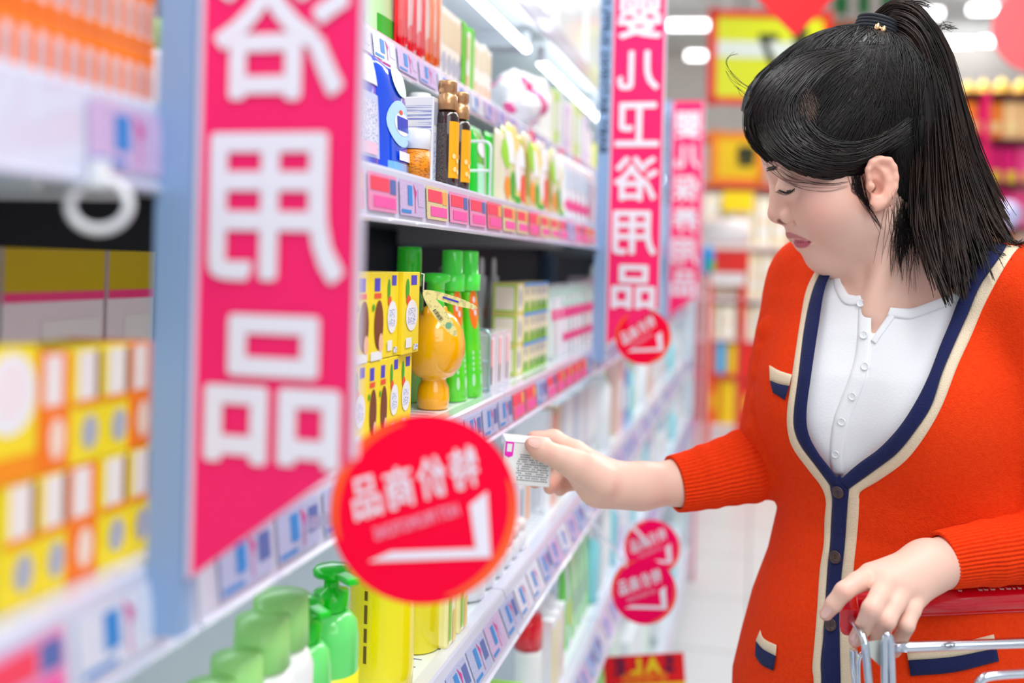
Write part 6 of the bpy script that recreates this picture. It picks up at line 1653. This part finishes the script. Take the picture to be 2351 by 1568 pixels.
    # combed from brow, temple, ear and nape up to the tie
    rootsl = crom([(1800, 140), (1850, 235), (1900, 320), (1975, 385), (2050, 368), (2070, 430), (2075, 500), (2105, 575)], 200)
    for i in range(620):
        q = rootsl[random.randrange(200)] + rng.normal(0, 6, 2)
        e = tie + rng.normal(0, 1, 2) * np.array([22, 5])
        mid = (q + e) / 2 + (np.array([40, -10]) if q[1] > 300 else np.array([5, -18])) * random.uniform(.5, 1.1)
        lay([q, q * .72 + mid * .28 + rng.normal(0, 3, 2), mid, mid * .4 + e * .6 + np.array([12, -4]), e], 18, random.uniform(.0004, .0018), random.uniform(.00035, .0006))
    # the rest of the scalp: roots all over the cap, each strand running over it to the tie
    tie3 = C(2006, 104, HD - .003); Nv = len(Vh)
    for i in range(900):
        a = Vh[rng.integers(Nv)]
        if np.linalg.norm(a - tie3) < .03: continue
        b = tie3 + np.array([rng.normal(0, .006), rng.normal(0, .002), rng.normal(0, .008)]); out = []
        lf = random.uniform(.0003, .0016)
        for t in np.linspace(0, 1, 16):
            p = a + (b - a) * t
            n_ = bvh_.find_nearest(Vector(p))
            if n_[0] is None: continue
            dirn = np.array(n_[0]) - C(1938, 268, HD); dirn /= np.linalg.norm(dirn)
            out.append(np.array(n_[0]) + dirn * lf * math.sin(math.pi * min(1, t + .15)))
        if len(out) > 6: S.append((np.array(out), random.uniform(.0003, .0006)))
    # sidelock in front of the ear and nape wisps
    for i in range(60):
        s0 = np.array([1966, 400]) + rng.normal(0, 8, 2)
        tt = random.random() ** 1.8
        e = np.array([1976 + 50 * tt, 440 + 88 * tt]) + rng.normal(0, 4, 2)
        P = crom([s0, s0 * .5 + e * .5 + np.array([-6, 8]) + rng.normal(0, 4, 2), e], 12); out = []
        for p in P:
            d = rayd(bvb, p[0], p[1], HD - .06); out.append(C(p[0], p[1], d - random.uniform(.0004, .0015)))
        S.append((np.array(out), .00021))
    for i in range(190):
        s0 = np.array([2078, 480]) + rng.normal(0, 1, 2) * np.array([16, 22])
        e = s0 + np.array([random.uniform(-30, 30), random.uniform(60, 150)])
        P = crom([s0, (s0 + e) / 2 + rng.normal(0, 5, 2), e], 10); out = []
        for p in P:
            d = rayd(bvb, p[0], p[1], HD - .05); out.append(C(p[0], p[1], d - random.uniform(.0005, .002)))
        S.append((np.array(out), .00017))
    # fine wisps over the cheek and off the brow
    for c in ([(1740, 330), (1765, 385), (1830, 425), (1900, 437), (1945, 425)], [(1745, 340), (1800, 402), (1860, 420), (1930, 425)], [(1765, 370), (1820, 408), (1890, 425), (1950, 420)]):
        for _ in range(3):
            P = crom(np.array(c) + rng.normal(0, 4, (len(c), 2)), 20); out = []
            for p in P:
                d = rayd(bvb, p[0], p[1], HD - .03); out.append(C(p[0], p[1], d - .001))
            S.append((np.array(out), .00015))
    for c in ([(1760, 215), (1720, 200), (1690, 175), (1668, 148), (1672, 130), (1690, 122)], [(1755, 225), (1715, 210), (1685, 185), (1667, 160)], [(1750, 235), (1712, 218), (1690, 200)]):
        for _ in range(3):
            P = crom(np.array(c) + rng.normal(0, 3, (len(c), 2)), 20)
            S.append((np.array([C(p[0], p[1], HD - .01) for p in P]), .0002))
    def strands(name, S, m, parent, sides=3):
        Vs, Fs, o = [], [], 0
        for P, r in S:
            n = len(P); T = np.gradient(P, axis=0); T /= np.linalg.norm(T, axis=1, keepdims=True) + 1e-9
            a = np.cross(T, np.array([0, 0, 1.0])); a /= np.linalg.norm(a, axis=1, keepdims=True) + 1e-9; b = np.cross(T, a)
            rr = r * np.minimum(1, np.minimum(np.arange(n) + .6, (n - np.arange(n)) * .5) * .8)
            rr = np.minimum(rr, r)
            rings = [P + (a * math.cos(2 * math.pi * k / sides) + b * math.sin(2 * math.pi * k / sides)) * rr[:, None] for k in range(sides)]
            Vs.append(np.stack(rings, 1).reshape(-1, 3))
            i = np.arange(n - 1)
            for k in range(sides):
                k2 = (k + 1) % sides
                Fs.append(np.stack([i * sides + k, i * sides + k2, (i + 1) * sides + k2, (i + 1) * sides + k], 1) + o)
            o += n * sides
        return npmesh(name, toworld(np.concatenate(Vs)), np.concatenate(Fs), m, parent)
    tag(strands('hair_strands', S, hairm, hair), kind='stuff')
    # thin patch where the scalp shows through
    SP = []; nS = len(S)
    for i in range(260):
        x, y = 1855 + random.gauss(0, 10), 245 + random.gauss(0, 17)
        lay([(x - 4, y - 11), (x, y), (x + 6, y + 10)], 6, random.uniform(.0012, .0026), .00028); SP.append(S.pop())
    for i in range(60):
        x, y = 1958 + random.gauss(0, 13), 347 + random.gauss(0, 8)
        lay([(x - 12, y - 3), (x, y), (x + 12, y + 2)], 6, random.uniform(.001, .0022), .00026); SP.append(S.pop())
    tag(strands('scalp_patch', SP, mat('scalp_brown', (84, 64, 55), .6), hair), kind='stuff')
    # ponytail
    gl = np.array([(2012, 104, .965), (2050, 96, .955), (2090, 132, .945), (2104, 220, .935), (2104, 330, .925), (2104, 430, .918), (2112, 520, .905), (2140, 610, .885), (2172, 690, .862)], float)
    gm = np.array([(2008, 76, .965), (2060, 44, .955), (2120, 96, .945), (2158, 230, .935), (2172, 340, .925), (2182, 440, .915), (2192, 520, .90), (2206, 600, .88), (2222, 680, .86)], float)
    gr = np.array([(1998, 50, .968), (2050, 8, .962), (2112, 22, .955), (2172, 110, .95), (2206, 230, .945), (2236, 340, .938), (2272, 440, .93), (2304, 510, .92), (2332, 560, .91)], float)
    def guide(q):
        return gl * (1 - 2 * q) + gm * 2 * q if q < .5 else gm * (2 - 2 * q) + gr * (2 * q - 1)
    PS = []
    clumps = [(min(max(random.random() if random.random() < .75 else random.gauss(.35, .2), 0), 1), random.uniform(.74, 1.0), random.gauss(0, .0075), rng.normal(0, 10, 2)) for _ in range(64)]
    for i in range(3400):
        qc, lc, dc, ec = random.choice(clumps)
        q = min(max(qc + random.gauss(0, .15), 0), 1)
        if i % 3 == 0: qc = q = random.random(); dc = random.gauss(0, .008); lc = random.uniform(.8, 1)
        tt = (np.linspace(0, 1, 9)[:, None] ** 1.6) * .8
        g = guide(q) * (1 - tt) + guide(qc) * tt
        w = np.array([.25, .5, .8, 1, 1, 1, 1.1, 1.3, 1.5])
        off = dc + random.gauss(0, .006)
        g[:, 2] += w * off * (1.1 - abs(q - .5))
        g[:, :2] += rng.normal(0, 2.6, 2)[None] * np.linspace(1, .4, 9)[:, None] + np.cumsum(rng.normal(0, 1.4, (9, 2)), 0)
        P = crom(g, 34)[:max(16, int(34 * min(1, lc * random.betavariate(14, 1.2) * 1.04)))]
        P[:, :2] += np.linspace(0, 1, len(P))[:, None] ** 3 * (ec + rng.normal(0, 3, 2))[None]
        PS.append((np.array([C(*p) for p in P]), random.uniform(.00035, .00075)))
    for c in ([(2290, 500, .915), (2310, 545, .90), (2338, 556, .89), (2352, 553, .88)], [(2290, 510, .9), (2320, 556, .89), (2356, 560, .88)], [(2240, 480, .9), (2270, 560, .89), (2310, 590, .88), (2330, 596, .87)], [(2150, 60, .95), (2170, 60, .95), (2190, 66, .95)], [(2080, 6, .95), (2110, 6, .95), (2140, 16, .95)], [(2200, 250, .94), (2228, 330, .93), (2262, 430, .92)]):
        for _ in range(12):
            P = crom(np.array(c) + rng.normal(0, 1, (len(c), 3)) * np.array([5, 5, .004]), 14)
            PS.append((np.array([C(*p) for p in P]), .0003))
    ponym = mat('brown_black_hair', (18, 15, 15), 0.42, spec=0.35, vary=(28, 0.75, (62, 40, 30)))
    pony = tag(strands('ponytail', PS, ponym, hair), kind='stuff')
    # core that fills the tail
    gp = Field((0.26, -0.03, 0.83), (0.50, 0.275, 1.02), 0.0026)
    for q, r in ((.14, .009), (.32, .011), (.5, .009), (.66, .005)):
        g = guide(q)[:7]; wr = [.35, .6, .95, 1, .95, .8, .45]
        for i in range(6):
            gp.cap(C(*g[i]), C(*g[i + 1]), r * wr[i], r * wr[i + 1], .01)
    Vp, Qp = gp.nets(); npmesh('ponytail_core', toworld(relax(Vp, Qp, 1)), Qp, hairm, hair)
    # hair tie and gold bow
    tm = mat('black_elastic', (14, 22, 30), 0.7, bump=('noise', 900, 0.4))
    mb = MB()
    for i in range(7):
        y = 98 - i * 7.8; x = 2008 + i * 1.5
        ring = []
        for k in range(28):
            a = 2 * math.pi * k / 28
            ring.append(toworld(C(x, y, .957) + np.array([math.cos(a) * (.0222 - i * .0008), math.cos(a) * -.006, math.sin(a) * (.0222 - i * .0008)])))
        mb.tube(ring, .0021, tm, 8, closed=True)
    tie_o = mb.build('hair_tie', body_root)
    gold = mat('gold', (250, 200, 150), 0.18, 1.0)
    mb = MB()
    for (x, y, a) in ((2014, 62, 0), (2028, 68, 0)):
        c = Vector(toworld(C(x, y, .9325))) 
        bm = bmesh.new(); bmesh.ops.create_icosphere(bm, subdivisions=2, radius=1)
        U = Vector(toworld(C(x + 10, y + 5, .9325))) - c; U.normalize(); Vv = Vector(toworld(C(x - 5, y + 10, .9325))) - c; Vv.normalize(); N_ = U.cross(Vv)
        mb.add([c + U * v.co.x * .0026 + Vv * v.co.y * .0042 + N_ * v.co.z * .0018 for v in bm.verts], [[v.index for v in ff.verts] for ff in bm.faces], gold, True); bm.free()
    c = Vector(toworld(C(2021, 65, .932)))
    mb.tube([c + Vector((0, 0, -.0016)), c, c + Vector((0, 0, .0016))], [.0006, .0015, .0006], gold, 8)
    mb.build('gold_bow', tie_o)
    return body_root
PERSON = build_person()
